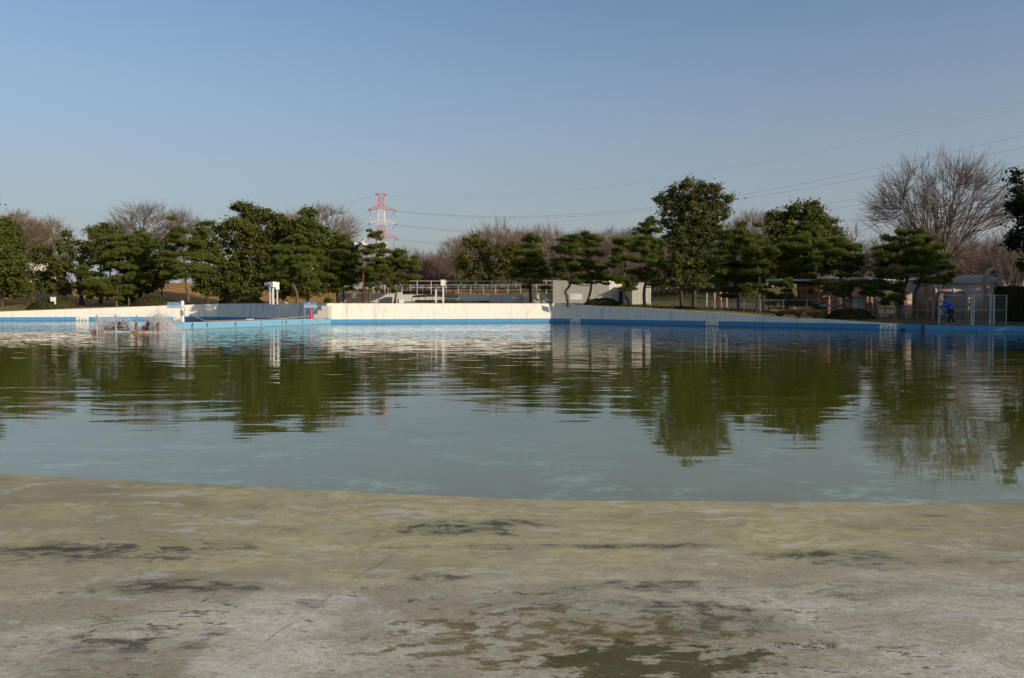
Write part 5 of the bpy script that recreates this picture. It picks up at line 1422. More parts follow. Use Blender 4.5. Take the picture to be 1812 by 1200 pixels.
# stairs
sb = P(956, 535, 78.6); sb.z = gz(sb.x, 78.6) - 0.05
t = thing('concrete_stairs', 'pale concrete stairs descending right from the railed landing', 'stairs', sb)
ztop2 = P(943, 525.5, 78.6).z
for k in range(5):
    xa = P(942 + 5.2 * k, 530, 78.6).x - sb.x; xb = P(942 + 5.2 * (k + 1), 530, 78.6).x - sb.x
    zt = (ztop2 - sb.z) * (1 - k / 5.5)
    MB().box(((xa + xb) / 2, 0.4, zt / 2), (xb - xa - 0.004, 1.3, zt), 0, 0.008).build('step', M['conc_pale'], t)
MB().box((P(933, 530, 78.6).x - sb.x, 0.6, (ztop2 - sb.z) / 2), (P(941.8, 530, 78.6).x - P(925, 530, 78.6).x, 1.6, ztop2 - sb.z)).build('landing', M['conc'], t)
for dy, o_ in ((-0.22, 0.0), (1.0, 2.0)):
    for q, (ya, yb_) in enumerate([(505.5, 533), (509.5, 534), (514, 535)]):
        if q == 2 and dy > 0: continue
        a = P(943.5 + o_, ya, 78.6) - sb; c = P(972 - q * 3 + o_, yb_, 78.6) - sb
        MB().tube([(a.x, dy, a.z), (c.x, dy, c.z)], 0.026, 8).build('handrail', M['rail'], t)
    for px, y0 in ((943.5, 505.5), (957, 519)):
        a = P(px + o_, y0, 78.6) - sb; MB().tube([(a.x, dy, 0.0), (a.x, dy, a.z)], 0.028, 8).build('baluster', M['rail'], t)
# low black frame table
fb = P(770, 533, 76.5); fb.z = gz(fb.x, 76.5)
t = thing('black_frame', 'low black slatted frame standing on the lawn', 'frame', fb)
xa, xb = P(729, 530, 76.5).x - fb.x, P(809, 530, 76.5).x - fb.x; zt = P(770, 524, 76.5).z - fb.z
for k in range(7):
    y = 0.1 + 0.32 * k; c = zt * (1.0 - 0.02 * k) if False else zt - 0.10 + 0.03 * k
    MB().tube([(xa, y, c), ((xa + xb) / 2, y, c + 0.10), (xb, y, c - 0.02)], 0.05, 6).build('slat', M['grille'], t)
for f in (0.0, 0.14, 0.3, 0.46, 0.62, 0.8, 1.0):
    x = xa + (xb - xa) * f; MB().tube([(x, 0.1, -0.02), (x, 0.1, zt - 0.06)], 0.03, 6).build('leg', M['grille'], t)
MB().box(((xa + xb) / 2, 1.2, 0.15), (xb - xa - 0.3, 0.05, 0.5)).build('back_panel', M['grille'], t)
fb = P(838, 533, 77.5); fb.z = gz(fb.x, 77.5)
t = thing('drain_cover', 'dark green low cover lying on the lawn right of the black frame', 'cover', fb)
MB().box((0, 0, 0.12), (P(867, 530, 77.5).x - P(811, 530, 77.5).x, 1.2, 0.28), 0, 0.02).build('lid', M['grille'], t)
for q in range(3): MB().box((-1.0 + q, -0.61, 0.15), (0.05, 0.03, 0.2)).build('rib', M['dark'], t)
fb = P(709, 533, 75.5); fb.z = gz(fb.x, 75.5) - 0.02
t = thing('concrete_block', 'pale bluish concrete block at the foot of the leaning small pine', 'block', fb)
MB().box((0, 0, 0.22), (0.52, 0.4, 0.42), 0.5, 0.02).build('body', M['sign_pale'], t); MB().box((0, 0, 0.46), (0.58, 0.46, 0.05), 0.5, 0.01).build('lid', M['conc_pale'], t)
fb = P(506.5, 533, 76); fb.z = gz(fb.x, 76)
t = thing('white_stone', 'small white stone on the lawn right of the instrument posts', 'stone', fb)
MB().lathe((0, 0, -0.02), [(0.13, 0), (0.15, 0.08), (0.10, 0.17), (0.03, 0.20)], 9).build('body', M['white'], t, smooth=True)

# plain concrete building with a sunlit end and a white shed behind it
A0 = Vector((0.0521 * 80.3, 80.3)); A1 = Vector((0.1245 * 78.5, 78.5)); e1 = (A1 - A0).normalized(); e2 = (Vector((0.1440 * 79.7, 79.7)) - A1).normalized()
zb = 1.2; bl = thing('concrete_building', 'plain grey concrete building with one sunlit cream end', 'building', (A1.x, A1.y, zb))
def q2(p): return (p.x - A1.x, p.y - A1.y)
zt0, zt1 = P(978, 496.3, 80.3).z - zb, P(1078, 496.8, 78.5).z - zb
npn = 3; dp = 2.5
for k in range(npn):
    f0, f1 = k / npn + 0.002, (k + 1) / npn - 0.002
    p = [A0 + (A1 - A0) * f0, A0 + (A1 - A0) * f1]; p += [p[1] + e2 * 0.2, p[0] + e2 * 0.2]
    z_ = lambda f: zt0 + (zt1 - zt0) * f
    m_ = MB().hexa([(*q2(v), 0) for v in p] + [(*q2(p[0]), z_(f0)), (*q2(p[1]), z_(f1)), (*q2(p[2]), z_(f1)), (*q2(p[3]), z_(f0))]); m_.build('wall_panel', M['conc'], bl)
C0 = A1 + e2 * 0.201; C1 = A1 + e2 * 2.1; C2 = A0 + e2 * 2.1; C3 = A0 + e2 * 0.201
MB().hexa([(*q2(v), 0) for v in (C3, C0, C1, C2)] + [(*q2(v), z) for v, z in ((C3, zt0 - .06), (C0, zt1 - .06), (C1, zt1 - .05), (C2, zt0 - .05))]).build('wall', M['conc_pale'], bl)
dv = A1 + e2 * 1.55; nrm_ = Vector((e2.y, -e2.x))
rzb = math.atan2(e2.y, e2.x)
dr = MB().box((*q2(dv + nrm_ * 0.012), 0.95), (0.55, 0.05, 1.9), rzb).build('door', M['grille'], bl)
MB().box((*q2(dv + nrm_ * 0.05 + e2 * 0.18), 1.0), (0.05, 0.05, 0.16), rzb, 0.01).build('handle', M['galv'], dr)
# white fluted shed
sc0 = P(1122, 540, 77.0); sh = thing('white_shed', 'white ribbed shed right of the sunlit building end, half behind pines', 'shed', (sc0.x + 0.5, 77.6, 1.0))
zt = P(1125, 501.5, 77).z - 1.0; wdt = P(1146, 520, 77).x - P(1108, 520, 77).x
MB().box((0, 0, zt / 2), (wdt - 0.1, 1.5, zt - 0.02), 0.25).build('wall', M['conc_pale'], sh)
m0 = Matrix.Rotation(0.25, 3, 'Z')
for k in range(14):
    p = m0 @ Vector((-wdt / 2 + 0.05 + (wdt - 0.1) * (k + 0.5) / 14, -0.77, 0)); MB().box((p.x, p.y, zt / 2), (0.075, 0.05, zt - 0.1), 0.25, 0.012).build('rib', M['conc_pale'], sh)
MB().box((0, 0, zt + 0.02), (wdt + 0.1, 1.75, 0.08), 0.25).build('roof', M['conc_pale'], sh)
for px, Y, top, r, lab in [(1150, 74, 518, 0.05, 'white pole standing right of the white ribbed shed'), (1250.5, 76, 519, 0.055, 'thin pale pole right of the two-trunk evergreen')]:
    b = P(px, 545, Y); z0 = gz(b.x, Y) - 0.05; h = P(px, top, Y).z - z0; t = thing('thin_pole', lab, 'pole', (b.x, Y, z0)); MB().tube([(0, 0, 0), (0, 0, h)], r, 8).build('shaft', M['fence_white'], t); MB().lathe((0, 0, h), [(r * 1.2, -.03), (r * 1.2, 0), (.01, .04)], 8).build('cap', M['fence_white'], t)
railing('thin grey field fence beyond the two-trunk evergreen', 92, 1148, 1262, 532, 548, [1151, 1166, 1182, 1198, 1214, 1230, 1246, 1260], [533, 541], 0.025, 'field_fence', 'field fences')
railing('brown rail fence along the top of the green slope', 125, 1150, 1262, 526, 534, [1150, 1172, 1196, 1220, 1242, 1262], [527.5, 531], 0.05, 'field_fence', 'field fences')
railing('wire fence low on the straw-coloured bank at far left', 98, -8, 200, 533, 548, [-6, 20, 46, 72, 98, 124, 150, 176, 200], [534, 540], 0.022, 'field_fence', 'field fences')

# ------------------------------------------------------------------ tank yard on the right
def zof(px, py, Y): return P(px, py, Y).z
def tank(label, px0, px1, top, Y, shoulder, mat='tank', zb=0.4):
    b = P((px0 + px1) / 2, 560, Y); r = (px1 - px0) / 2 * Y / F; zt = zof(0, top, Y); zs = zof(0, shoulder, Y)
    t = thing('filter_tank', label, 'tank', (b.x, Y, zb), 'beige filter tanks')
    MB().lathe((0, 0, 0), [(r, 0.15), (r, zs - zb)], 32).build('body', M[mat], t, smooth=True)
    MB().lathe((0, 0, zs - zb), [(r, 0.001)] + [(r * math.cos(a), (zt - zs) * math.sin(a)) for a in np.linspace(0.15, 1.5, 9)], 32).build('dome', M[mat], t, smooth=True)
    MB().lathe((0, 0, zs - zb), [(r * 1.012, -0.05), (r * 1.012, 0.0)], 32).build('weld_band', M[mat], t, smooth=True)
    for k in range(4):
        a = k * math.pi / 2 + 0.7; MB().box((r * .8 * math.cos(a), r * .8 * math.sin(a), 0.08), (0.16, 0.16, 0.2)).build('foot', M[mat], t)
    return t
tank('largest beige domed tank behind the white mesh fence', 1676, 1766, 486, 61, 503)
tank('beige tank between the two shaded pine trunks', 1606, 1660, 489, 63, 497, 'tank')
tank('pinkish tank with a pale dome left of the shaded pines', 1494, 1552, 489.5, 66, 496, 'tank_pink')
tank('narrow beige tank behind the left shaded pine trunk', 1588, 1612, 513, 60, 522, 'tank')
tank('pinkish tank behind the orange-brown shed', 1440, 1486, 488, 69, 497, 'tank_pink')
def pipe(label, pts, r, mat='tank', flanges=(), n=14, group='beige pipework'):
    pts = [Vector(p) for p in pts]; o = thing('water_pipe', label, 'pipe', pts[0], group)
    MB().tube([p - pts[0] for p in pts], r, n).build('tube', M[mat], o, smooth=True)
    for k, mt in flanges:
        i = int(k); d = (pts[min(i + 1, len(pts) - 1)] - pts[i]).normalized(); c = pts[i] + (pts[min(i + 1, len(pts) - 1)] - pts[i]) * (k - i) - pts[0]
        MB().lathe(c - d * 0.05, [(r * 1.35, 0), (r * 1.35, 0.10)], 16, m=d.to_track_quat('Z', 'Y').to_matrix()).build('flange', M[mt], o)
    return o
Yq = 59.0; ax1, ax2 = P(1745.5, 520, Yq), P(1768, 520, Yq); zc = zof(0, 487.5, Yq); rr = (ax2.x - ax1.x) / 2
arc = [Vector((ax1.x, Yq, 0.4)), Vector((ax1.x, Yq, zc - .02))] + [Vector(((ax1.x + ax2.x) / 2 - rr * math.cos(a), Yq, zc + rr * 0.95 * math.sin(a))) for a in np.linspace(0, math.pi, 13)] + [Vector((ax2.x, Yq, zc - .02)), Vector((ax2.x, Yq, 0.4))]
pipe('upright beige pipe bent into an arch in front of the largest tank', arc, 0.165, 'tank', [(1.02, 'tank'), (14.05, 'tank')])
hz = zof(0, 515, Yq); e = P(1715, 520, Yq); a0 = P(1650, 515, Yq)
pipe('thick horizontal beige pipe ending in an elbow behind the fence', [(a0.x, Yq, hz), (P(1700, 515, Yq).x, Yq, hz)] + [(P(1700, 515, Yq).x + 0.55 * math.sin(q), Yq, hz - 0.55 + 0.55 * math.cos(q)) for q in np.linspace(0.2, math.pi / 2, 6)] + [(P(1700, 515, Yq).x + .55, Yq, 0.4)], 0.17, 'tank', [(0.08, 'sign_pale'), (0.72, 'sign_pale')])
hz = zof(0, 496, 62); pipe('long grey overhead pipe across the tank yard', [(P(1355, 496, 62).x, 62, hz), (P(1420, 496, 62).x, 62, hz), (P(1560, 496, 62).x, 62, hz + .02), (P(1655, 494, 62).x, 62, hz + .05)], 0.11, 'galv', [(0.4, 'galv'), (1.3, 'galv'), (2.2, 'galv')])
pipe('sloping beige pipe over the pinkish tank', [P(1524, 494, 64), P(1532, 487, 64), P(1537, 482, 64), P(1548, 484, 64)], 0.09, 'tank_pink')
for k, (px, y0, y1, Y, r, mat, lab) in enumerate([(1534, 502, 566, 62, .09, 'tank_pink', 'upright cream pipe lit by the sun, left of a pair'), (1541, 500, 566, 62, .13, 'tank_pink', 'upright cream pipe lit by the sun, right of a pair'),
      (1641, 500, 566, 61, .23, 'tank', 'thick upright cream pipe right of the shaded pine pair'), (1652.5, 505, 566, 60.4, .10, 'tank_pink', 'thin upright cream pipe beside the mesh fence'),
      (1449, 512, 556, 62, .07, 'tank_pink', 'upright pink pipe with cyan valves left of the shed door'), (1479, 508, 556, 62, .07, 'tank_pink', 'upright pink pipe right of the cyan valves'),
      (1427, 508, 556, 63, .06, 'tank_pink', 'thin pink pipe behind the thick-crowned pine'), (1264, 518, 558, 70, .09, 'tank_pink', 'first of three sunlit cream pipes near the two-trunk evergreen'),
      (1275, 512, 558, 70, .11, 'tank_pink', 'middle of three sunlit cream pipes near the two-trunk evergreen'), (1285, 515, 558, 70, .13, 'tank_pink', 'last of three sunlit cream pipes near the two-trunk evergreen'),
      (1352, 512, 556, 66, .10, 'tank_pink', 'leaning cream pipe behind the slim-trunk pine')]):
    a = P(px, y1, Y); a.z = 0.4; pipe(lab, [a, P(px - (4 if px == 1352 else 0), y0 + 4, Y), P(px - (4 if px == 1352 else 0), y0, Y)], r, mat, [(0.5, mat), (1.2, mat)])
for k, (y, lab) in enumerate([(517, 'upper pipe with a cyan valve in front of the orange-brown shed'), (541, 'lower pipe with a cyan valve in front of the orange-brown shed')]):
    a = P(1450, y, 61.5); c = P(1492, y, 61.5); pp = pipe(lab, [a, c], 0.085, 'tank')
    MB().lathe(P(1456, y, 61.5) - a + Vector((0, -0.12, 0)), [(0.03, 0), (0.12, 0.02), (0.12, 0.08), (0.03, 0.10)], 12, m=Matrix.Rotation(math.pi / 2, 3, 'X')).build('valve', M['cyan'], pp)
# orange-brown clad shed
b = P(1441, 556, 65); t = thing('clad_shed', 'orange-brown ribbed shed glimpsed between the right-hand pines', 'shed', (b.x, 65, 0.4))
zt = zof(0, 503, 65) - 0.4; wd = P(1456, 520, 65).x - P(1424, 520, 65).x
MB().box((0, 0, zt / 2), (wd, 2.0, zt), 0.2).build('wall', M['tan_clad'], t)
m0 = Matrix.Rotation(0.2, 3, 'Z')
for k in range(9):
    p = m0 @ Vector((-wd / 2 + wd * (k + .5) / 9, -1.02, 0)); MB().box((p.x, p.y, zt / 2), (0.06, 0.05, zt - 0.05), 0.2).build('rib', M['tan_clad'], t)
MB().box((0, 0, zt + 0.05), (wd + .2, 2.3, 0.1), 0.2).build('roof', M['tank_pink'], t)
for k, (dx, hh) in enumerate([(-0.5, .35), (0.1, .5), (0.55, .4)]): MB().lathe((dx, -0.2, zt + .1), [(0.13, 0), (0.13, hh * .6), (0.06, hh)], 10).build('vent', M['tank_pink'], t)
# grey cabinet
b = P(1516, 553, 61); t = thing('control_cabinet', 'grey steel control cabinet behind the shaded dome', 'cabinet', (b.x, 61, 0.4))
wd = P(1527, 540, 61).x - P(1505, 540, 61).x; zt = zof(0, 526, 61) - .4
MB().box((0, 0, zt / 2), (wd, 0.6, zt), 0, .015).build('body', M['galv'], t)
d_ = MB().box((wd * .24, -.306, zt / 2), (wd * .46, .02, zt - .12)).build('door', M['galv'], t); MB().box((wd * .05, -.325, zt / 2), (.03, .03, .16)).build('handle', M['dark'], d_)
d_ = MB().box((-wd * .24, -.306, zt / 2), (wd * .46, .02, zt - .12)).build('door', M['galv'], t); MB().box((-wd * .05, -.325, zt / 2), (.03, .03, .16)).build('handle', M['dark'], d_)
MB().box((0, 0, zt + .02), (wd + .1, .7, .05)).build('roof', M['tank_pink'], t)
b = P(1568, 563, 60); t = thing('pump', 'round-ended pump on the ground left of the shaded pines', 'pump', (b.x, 60, 0.45))
MB().lathe((-.4, 0, .35), [(0.05, 0), (0.22, .04), (0.24, .5), (.20, .55), (.12, .56), (.12, .8)], 14, m=Matrix.Rotation(math.pi / 2, 3, 'Y')).build('motor', M['tank_pink'], t, smooth=True)
MB().box((0, 0, .06), (1.1, .4, .12)).build('base', M['conc'], t); MB().tube([(.5, 0, .35), (.75, 0, .35), (.8, 0, .9), (.8, 0, 1.3)], .08, 10).build('outlet', M['tank'], t, smooth=True)
# steel pipe racks give the yard its dark clutter
for k, (px0, px1, Y, lab) in enumerate([(1548, 1584, 61, 'grey steel rack left of the shaded pine pair'), (1660, 1676, 57.5, 'dark blue steel rack behind the person'), (1360, 1402, 64, 'dark steel rack behind the brown tussocks')]):
    b = P((px0 + px1) / 2, 566, Y); b.z = 0.4; t = thing('pipe_rack', lab, 'rack', b, 'steel racks in the tank yard'); w = (px1 - px0) * Y / F
    for x in (-w / 2, 0, w / 2): MB().box((x, 0, .8), (.06, .06, 1.6)).build('upright', M['grille'], t)
    for z in (.5, 1.0, 1.5): MB().tube([(-w / 2 - .1, -.08, z), (w / 2 + .1, -.08, z)], .05 + .02 * (z < .9), 8).build('pipe', M[['galv', 'sign_blue', 'grille'][k]], t)

# mesh fences
def mesh_fence(label, p0, p1, h, posts, mat, r, nz, dx, name='mesh_fence', mid=True, zb=0.36, rail_r=0.022):
    p0, p1 = Vector(p0), Vector(p1); d = (p1 - p0); L = d.length; t = thing(name, label, 'fence', (p0.x, p0.y, zb), 'steel mesh fences', math.atan2(d.y, d.x))
    for (f, rr_) in posts: MB().tube([(L * f, 0, -0.03), (L * f, 0, h + 0.02)], rr_, 10).build('post', M[mat], t)
    for z in ([h, h * .5] if mid else [h]): MB().tube([(0, 0, z), (L, 0, z)], rail_r, 8).build('rail', M[mat], t)
    ws = MB()
    for k in range(nz): ws.tube([(0, 0, 0.06 + (h - .1) * k / nz), (L, 0, 0.06 + (h - .1) * k / nz)], r, 4, False)
    for k in range(int(L / dx)): ws.tube([(dx * (k + .5), 0.006, 0.03), (dx * (k + .5), 0.006, h - .03)], r * .6, 3, False)
    ws.build('mesh_panel', M['wire_grey'] if mat == 'galv' else M[mat], t)
    return t
fa, fc = P(1661, 577, 51.6), P(1757.5, 577, 50.2); hf = zof(0, 522.5, 51) - 0.36
mesh_fence('white steel mesh fence and gate behind the person', (fa.x, fa.y, 0), (fc.x, fc.y, 0), hf, [(0.0, .05), (0.60, .045), (0.64, .05), (0.94, .045), (1.0, .03)], 'fence_white', 0.006, 16, 0.16)
fa2, fc2 = P(1758.5, 577, 50.4), P(1780, 577, 51.0)
mesh_fence('short grey mesh fence panel against the dark hedge', (fa2.x, fa2.y, 0), (fc2.x, fc2.y, 0), hf, [(0.02, .03), (1.0, .035)], 'galv', 0.006, 16, 0.16)
g0, g1 = P(1262, 555, 66.5), P(1345, 556, 62.5)
mesh_fence('grey mesh fence under the wide drooping pine', (g0.x, g0.y, 0), (g1.x, g1.y, 0), zof(0, 531, 64) - .8, [(k / 6, .03) for k in range(7)], 'galv', 0.005, 12, 0.14, zb=0.8)
g0, g1 = P(1345, 556, 62.4), P(1650, 566, 57.6)
mesh_fence('long grey mesh fence in front of the tank yard', (g0.x, g0.y, 0), (g1.x, g1.y, 0), 1.55, [(k / 7, .03) for k in range(8)], 'galv', 0.004, 10, 0.16, zb=0.5)

# ------------------------------------------------------------------ the person
def skin(name, verts, edges_, mat, parent, sub=2, root=0):
    me = bpy.data.meshes.new(name); me.from_pydata([v[:3] for v in verts], edges_, []); o = bpy.data.objects.new(name, me); COL.objects.link(o)
    sk = o.modifiers.new('skin', 'SKIN')
    if not me.skin_vertices: 
        bpy.context.view_layer.objects.active = o
    for k, v in enumerate(verts):
        rr_ = v[3] if isinstance(v[3], tuple) else (v[3], v[3]); me.skin_vertices[0].data[k].radius = rr_
        me.skin_vertices[0].data[k].use_root = (k == root)
    sk.use_smooth_shade = True; s_ = o.modifiers.new('subdivision', 'SUBSURF'); s_.levels = sub; s_.render_levels = sub
    me.materials.append(mat); o.parent = parent; return o
pb = P(1680, 576.4, 50.7); pb.z = 0.35
per = thing('person', 'person in a bright blue jacket and dark trousers leaning on the mesh fence', 'person', pb); per.scale = (1.08, 1.08, 1.08)
# facing -X (to the left), leaning forward, arms stretched out to the fence, one leg behind
LA = -0.155   # feet: front (-0.13), rear (+0.33)
body = [(0.06, 0, 0.92, (.13, .16)), (0.02, 0, 1.08, (.12, .15)), (-0.06, 0, 1.24, (.13, .17)), (-0.15, 0, 1.38, (.10, .16)), (-0.22, 0, 1.47, .055), (-0.27, 0, 1.54, .062), (-0.30, 0, 1.62, (.10, .085)), (-0.305, 0, 1.70, (.09, .08)),
        (0.02, -.10, 0.86, .085), (-0.07, -.11, 0.48, .058), (-0.09, -.11, 0.10, .04), (-0.18, -.12, 0.045, .035), (-0.27, -.13, 0.035, .028),
        (0.10, .10, 0.86, .085), (0.18, .11, 0.50, .058), (0.36, .11, 0.14, .04), (0.30, .11, 0.05, .035), (0.21, .12, 0.035, .028),
        (-0.16, -.19, 1.35, .06), (-0.36, -.22, 1.20, .045), (-0.60, -.16, 1.16, .032), (-0.70, -.15, 1.15, (.022, .036)),
        (-0.16, .19, 1.35, .06), (-0.34, .22, 1.14, .045), (-0.56, .16, 1.06, .032), (-0.66, .15, 1.05, (.022, .036))]
be = [(0, 1), (1, 2), (2, 3), (3, 4), (4, 5), (5, 6), (6, 7), (0, 8), (8, 9), (9, 10), (10, 11), (11, 12), (0, 13), (13, 14), (14, 15), (15, 16), (16, 17), (3, 18), (18, 19), (19, 20), (20, 21), (3, 22), (22, 23), (23, 24), (24, 25)]
for hi, (hx, hy, hz_) in ((21, body[21][:3]), (25, body[25][:3])):          # fingers and thumbs curled on the fence
    for k, (dy, ln_) in enumerate([(-.030, .062), (-.010, .072), (.010, .068), (.030, .054)]):
        i0 = len(body); body += [(hx - .035, hy + dy, hz_, .009), (hx - .035 - ln_ * .55, hy + dy, hz_ - .006, .0085), (hx - .035 - ln_ * .75, hy + dy, hz_ - .04, .007)]
        be += [(hi, i0), (i0, i0 + 1), (i0 + 1, i0 + 2)]
    i0 = len(body); sg = 1 if hy < 0 else -1
    body += [(hx - .005, hy + sg * .04, hz_ - .012, .010), (hx - .04, hy + sg * .05, hz_ - .035, .008)]; be += [(hi, i0), (i0, i0 + 1)]
bo = skin('body', body, be, M['skin'], per)
skin('jacket', [(0.06, 0, 0.86, (.165, .20)), (0.03, 0, 0.98, (.17, .20)), (-0.03, 0, 1.16, (.165, .20)), (-0.11, 0, 1.32, (.15, .20)), (-0.19, 0, 1.43, (.10, .13)), (-0.13, 0, 1.47, (.10, .10)),
                (-0.17, -.20, 1.36, .092), (-0.36, -.23, 1.20, .075), (-0.60, -.165, 1.16, .052), (-0.17, .20, 1.36, .092), (-0.34, .23, 1.14, .075), (-0.56, .165, 1.06, .052)],
     [(0, 1), (1, 2), (2, 3), (3, 4), (4, 5), (3, 6), (6, 7), (7, 8), (3, 9), (9, 10), (10, 11)], M['jacket'], per)
skin('trousers', [(0.06, 0, 0.93, (.14, .17)), (0.02, -.10, 0.84, .108), (-0.07, -.11, 0.48, .082), (-0.09, -.11, 0.09, .066), (0.10, .10, 0.84, .108), (0.18, .11, 0.50, .082), (0.36, .11, 0.13, .066)],
     [(0, 1), (1, 2), (2, 3), (0, 4), (4, 5), (5, 6)], M['trousers'], per)
skin('hair', [(-0.275, 0, 1.655, (.098, .094)), (-0.295, 0, 1.715, (.094, .092)), (-0.25, 0, 1.61, (.07, .08))], [(0, 1), (0, 2)], M['hair'], per)
for (x, y, z) in ((-0.09, -.11, 0), (0.36, .11, 0.02)):
    skin('shoe', [(x + .04, y, .055 + z, (.05, .045)), (x - .06, y, .05 + z, (.05, .042)), (x - .18, y - .01, .035 + z * .2, (.04, .03))], [(0, 1), (1, 2)], M['shoe'], per)
for sy in (-1, 1):
    MB().lathe((-0.365, sy * 0.032, 1.665), [(0.004, -.012), (.012, 0), (.004, .012)], 8).build('eye', M['hair'], per)
    MB().lathe((-0.29, sy * 0.085, 1.66), [(0.008, -.03), (.018, 0), (.008, .03)], 8).build('ear', M['skin'], per)
MB().add([(-.385, 0, 1.67), (-.37, -.018, 1.63), (-.37, .018, 1.63), (-.415, 0, 1.635)], [(0, 1, 3), (0, 3, 2), (1, 2, 3), (0, 2, 1)]).build('nose', M['skin'], per)
MB().box((-0.372, 0, 1.60), (0.02, 0.045, 0.008)).build('mouth', M['redm'], per)

# ------------------------------------------------------------------ house behind the bank, pylon and cables
b = P(70, 480, 190); zg = gz(b.x, 190)
t = thing('distant_house', 'pale house wall glimpsed through the left trees', 'house', (b.x, 190, zg - .2)); s = 190 / F
hw = 26 * s; hz = P(70, 462, 190).z - zg
MB().box((0, 0, hz / 2), (hw * 2, 7, hz)).build('wall', M['house'], t)
m_ = MB().add([(-hw - .5, -4, hz), (hw + .5, -4, hz), (hw + .5, 4, hz), (-hw - .5, 4, hz), (-hw - .5, 0, hz + 2.2), (hw + .5, 0, hz + 2.2)], [(0, 1, 5, 4), (2, 3, 4, 5), (0, 4, 3), (1, 2, 5), (3, 2, 1, 0)]); m_.build('roof', M['roof'], t)
for k, x in enumerate((-.6, 0, .6)):
    w = MB().box((x * hw, -3.52, hz * .62), (1.5, .08, 1.3)).build('window', M['white'], t); MB().box((x * hw, -3.57, hz * .62), (1.3, .04, 1.1)).build('pane', M['glass'], w)
b = P(306, 500, 210); zg = gz(b.x, 210); t = thing('distant_house', 'low pale roof beyond the bank, beside the flat-topped pine', 'house', (b.x, 210, zg - .2)); s = 210 / F; hz = P(306, 506, 210).z - zg
MB().box((0, 0, hz / 2), (14 * s, 6, hz)).build('wall', M['house'], t)
MB().add([(-8 * s, -3.5, hz), (8 * s, -3.5, hz), (8 * s, 3.5, hz), (-8 * s, 3.5, hz), (-8 * s, 0, hz + 1.5), (8 * s, 0, hz + 1.5)], [(0, 1, 5, 4), (2, 3, 4, 5), (0, 4, 3), (1, 2, 5), (3, 2, 1, 0)]).build('roof', M['sign_pale'], t)
b = P(72, 528, 100); zg = P(72, 532, 100).z; t = thing('info_board', 'small grey information board on the straw-coloured bank', 'sign', (b.x, 100, zg - 0.5))
MB().box((0, 0, 0.85), (0.62, .06, .8)).build('board', M['galv'], t); MB().box((-.2, .05, .4), (.06, .06, .9)).build('leg', M['galv'], t); MB().box((.2, .05, .4), (.06, .06, .9)).build('leg', M['galv'], t)

YT = 420.0; s = YT / F; tb = P(676, 540, YT); zg = gz(tb.x, YT); tw = thing('power_pylon', 'red and white lattice pylon on the horizon', 'pylon', (tb.x, YT, zg), None, 0.12)
def zt_(py): return P(676, py, YT).z - zg
lv_px = [(343, 6.0), (352, 5.6), (375, 6.0), (392, 6.5), (398, 7.2), (417, 8.5), (428, 9.5), (450, 13.0), (480, 17.0), (515, 22), (540, 26)]
def hwid(py): return np.interp(py, [a for a, _ in lv_px], [b for _, b in lv_px]) * s * 0.86
secs = [(343, 372, 'tower_red'), (372, 399, 'tower_white'), (399, 428, 'tower_red'), (428, 470, 'tower_white'), (470, 540, 'tower_red')]
for (ya, yb_, mat) in secs:
    m_ = MB(); n = max(2, int((yb_ - ya) / 9)); ys = np.linspace(ya, yb_, n + 1)
    cn = [(-1, -1), (1, -1), (1, 1), (-1, 1)]
    for k in range(n):
        z0, z1 = zt_(ys[k]), zt_(ys[k + 1]); w0, w1 = hwid(ys[k]), hwid(ys[k + 1])
        for q in range(4):
            a, c = cn[q], cn[(q + 1) % 4]
            m_.tube([(a[0] * w0, a[1] * w0, z0), (a[0] * w1, a[1] * w1, z1)], 0.155, 5, False)
            m_.tube([(a[0] * w0, a[1] * w0, z0), (c[0] * w1, c[1] * w1, z1)], 0.08, 4, False); m_.tube([(c[0] * w0, c[1] * w0, z0), (a[0] * w1, a[1] * w1, z1)], 0.08, 4, False)
            m_.tube([(a[0] * w0, a[1] * w0, z0), (c[0] * w0, c[1] * w0, z0)], 0.08, 4, False)
    m_.build('lattice_section', M[mat], tw)
ARMS = [(343.5, 10.5, 'tower_red', 3), (371, 23.5, 'tower_red', 7), (395, 24.5, 'tower_white', 7), (420.5, 26.5, 'tower_red', 7)]
for (py, half, mat, rise) in ARMS:
    m_ = MB(); z = zt_(py); zr = zt_(py - rise) if py > 350 else zt_(py + 4); w = hwid(py); L = half * s
    for sx in (-1, 1):
        tip = (sx * L, 0, z)
        for sy in (-1, 1):
            m_.tube([(sx * w, sy * w, z), tip], 0.14, 5, False); m_.tube([(sx * w, sy * w, zr), tip], 0.09, 5, False)
            for f in (.25, .5, .75):
                a = Vector((sx * w, sy * w, z)).lerp(Vector(tip), f); c = Vector((sx * w, sy * w, zr)).lerp(Vector(tip), f - .12); m_.tube([a, c], 0.08, 4, False)
    ar = m_.build('arm', M[mat], tw)
    if py > 350:
        for sx in (-1, 1):
            MB().tube([(sx * L * .92, 0, z - .1), (sx * (L * .92 + (2.5 if sx > 0 else -3.0) * (-1 if sx < 0 else 1) * (.4 if sx > 0 else -.4)), -2.2, z - 1.2)], 0.22, 6).build('insulator', M['insul'], ar)
            pts = [(sx * L * (.92 - .12 * math.sin(q)), -2.0 + 4 * q / math.pi, z - 1.0 - 2.0 * math.sin(q)) for q in np.linspace(0, math.pi, 7)]
            MB().tube(pts, 0.07, 4, False).build('jumper_loop', M['insul'], ar)
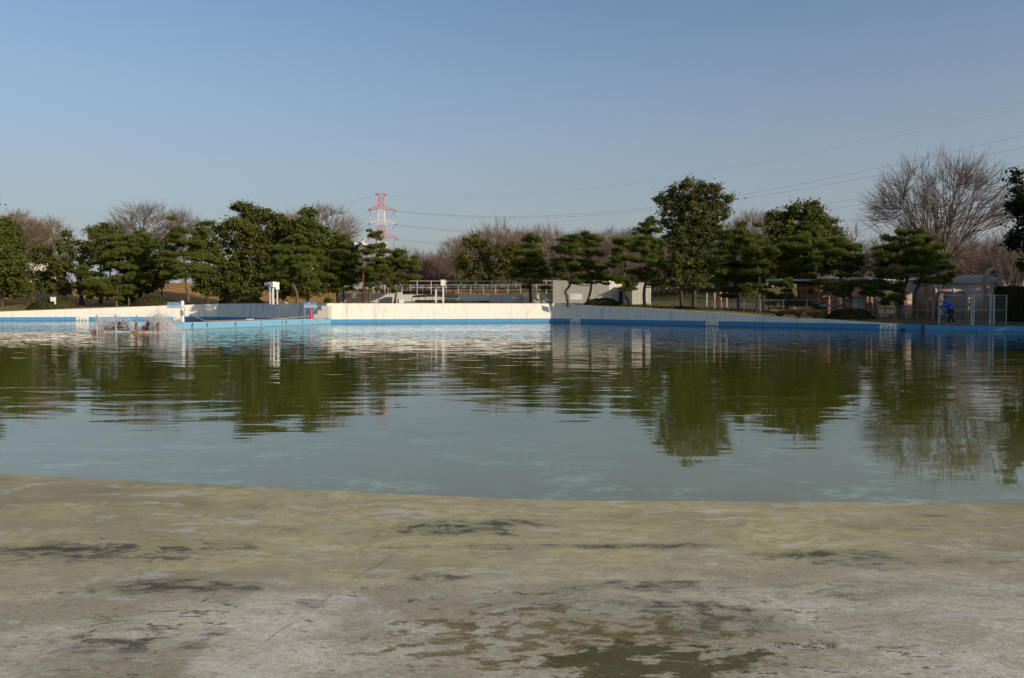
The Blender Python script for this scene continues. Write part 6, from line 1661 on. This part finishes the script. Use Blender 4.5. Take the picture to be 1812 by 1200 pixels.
def wire(label, pts, Y0, Y1, px1, r0, X0=None):
    """pts: picture points along one cable; plan view is a straight line from (pts[0], Y0) to (px1, Y1)"""
    a = P(pts[0][0], 500, Y0); c = P(px1, 500, Y1); d = c - a; out = []
    xs = np.array([p[0] for p in pts]); co = np.polyfit(xs, np.array([p[1] for p in pts]), min(4, len(pts) - 1))
    for px in np.linspace(xs[0], xs[-1], 40):
        u = (px - 906) / F; t = (a.x - u * a.y) / (u * d.y - d.x); Y = a.y + d.y * t
        out.append(P(px, float(np.polyval(co, px)), Y))
    t = thing('power_cable', label, 'cable', out[0], 'power cables from the pylon')
    MB().tube([p - out[0] for p in out], [r0 * p.y / Y0 + 0.006 for p in out], 5, False).build('conductor', M['cable'], t)
EX = 1990
def ext(pts):
    (xa, ya), (xb, yb) = pts[-2], pts[-1]; return pts + [(EX, yb + (yb - ya) / (xb - xa) * (EX - xb) * 1.08)]
wire('topmost thin cable leaving the pylon to the right', ext([(690, 346), (880, 345), (1100, 325), (1290, 295), (1550, 244), (1812, 181)]), 420, 150, EX, 0.009)
wire('second thin cable just below the topmost one', ext([(688, 347), (880, 348), (1100, 329), (1290, 299), (1550, 250), (1812, 190)]), 424, 152, EX, 0.009)
wire('upper thick cable of the first right-hand pair', ext([(698, 373), (800, 380), (905, 383), (1160, 369), (1300, 345), (1560, 296), (1812, 240)]), 418, 140, EX, 0.034)
wire('lower thick cable of the first right-hand pair', ext([(698, 374), (800, 382), (905, 386), (1160, 374), (1300, 352), (1560, 309), (1812, 262)]), 424, 146, EX, 0.034)
wire('upper thick cable of the middle right-hand pair', ext([(699, 397), (770, 405), (860, 411), (1100, 405), (1300, 386), (1500, 355), (1812, 291)]), 418, 140, EX, 0.030)
wire('lower thick cable of the middle right-hand pair', ext([(699, 398), (770, 407), (860, 414), (1100, 411), (1300, 395), (1500, 366), (1812, 306)]), 424, 146, EX, 0.030)
wire('upper thick cable of the lowest right-hand pair', ext([(702, 422), (770, 431), (860, 437), (1100, 434), (1300, 418), (1500, 392), (1812, 338)]), 418, 140, EX, 0.028)
wire('lower thick cable of the lowest right-hand pair', ext([(702, 424), (770, 434), (860, 441), (1100, 440), (1300, 427), (1500, 404), (1812, 354)]), 424, 146, EX, 0.028)
for k, (p0, p1, lab) in enumerate([((656, 372), (600, 398), 'upper cable leaving the pylon to the left'), ((664, 377), (600, 404), 'second cable leaving the pylon to the left'), ((655, 396), (600, 420), 'third cable leaving the pylon to the left'), ((664, 402), (600, 428), 'lowest cable leaving the pylon to the left'), ((664, 344), (590, 366), 'thin top cable leaving the pylon to the left')]):
    wire(lab, [p0, ((p0[0] + p1[0]) / 2, (p0[1] + p1[1]) / 2 + 1), p1, (520, p1[1] + (p1[1] - p0[1]) * 1.2)], 420, 520, 520, 0.03)
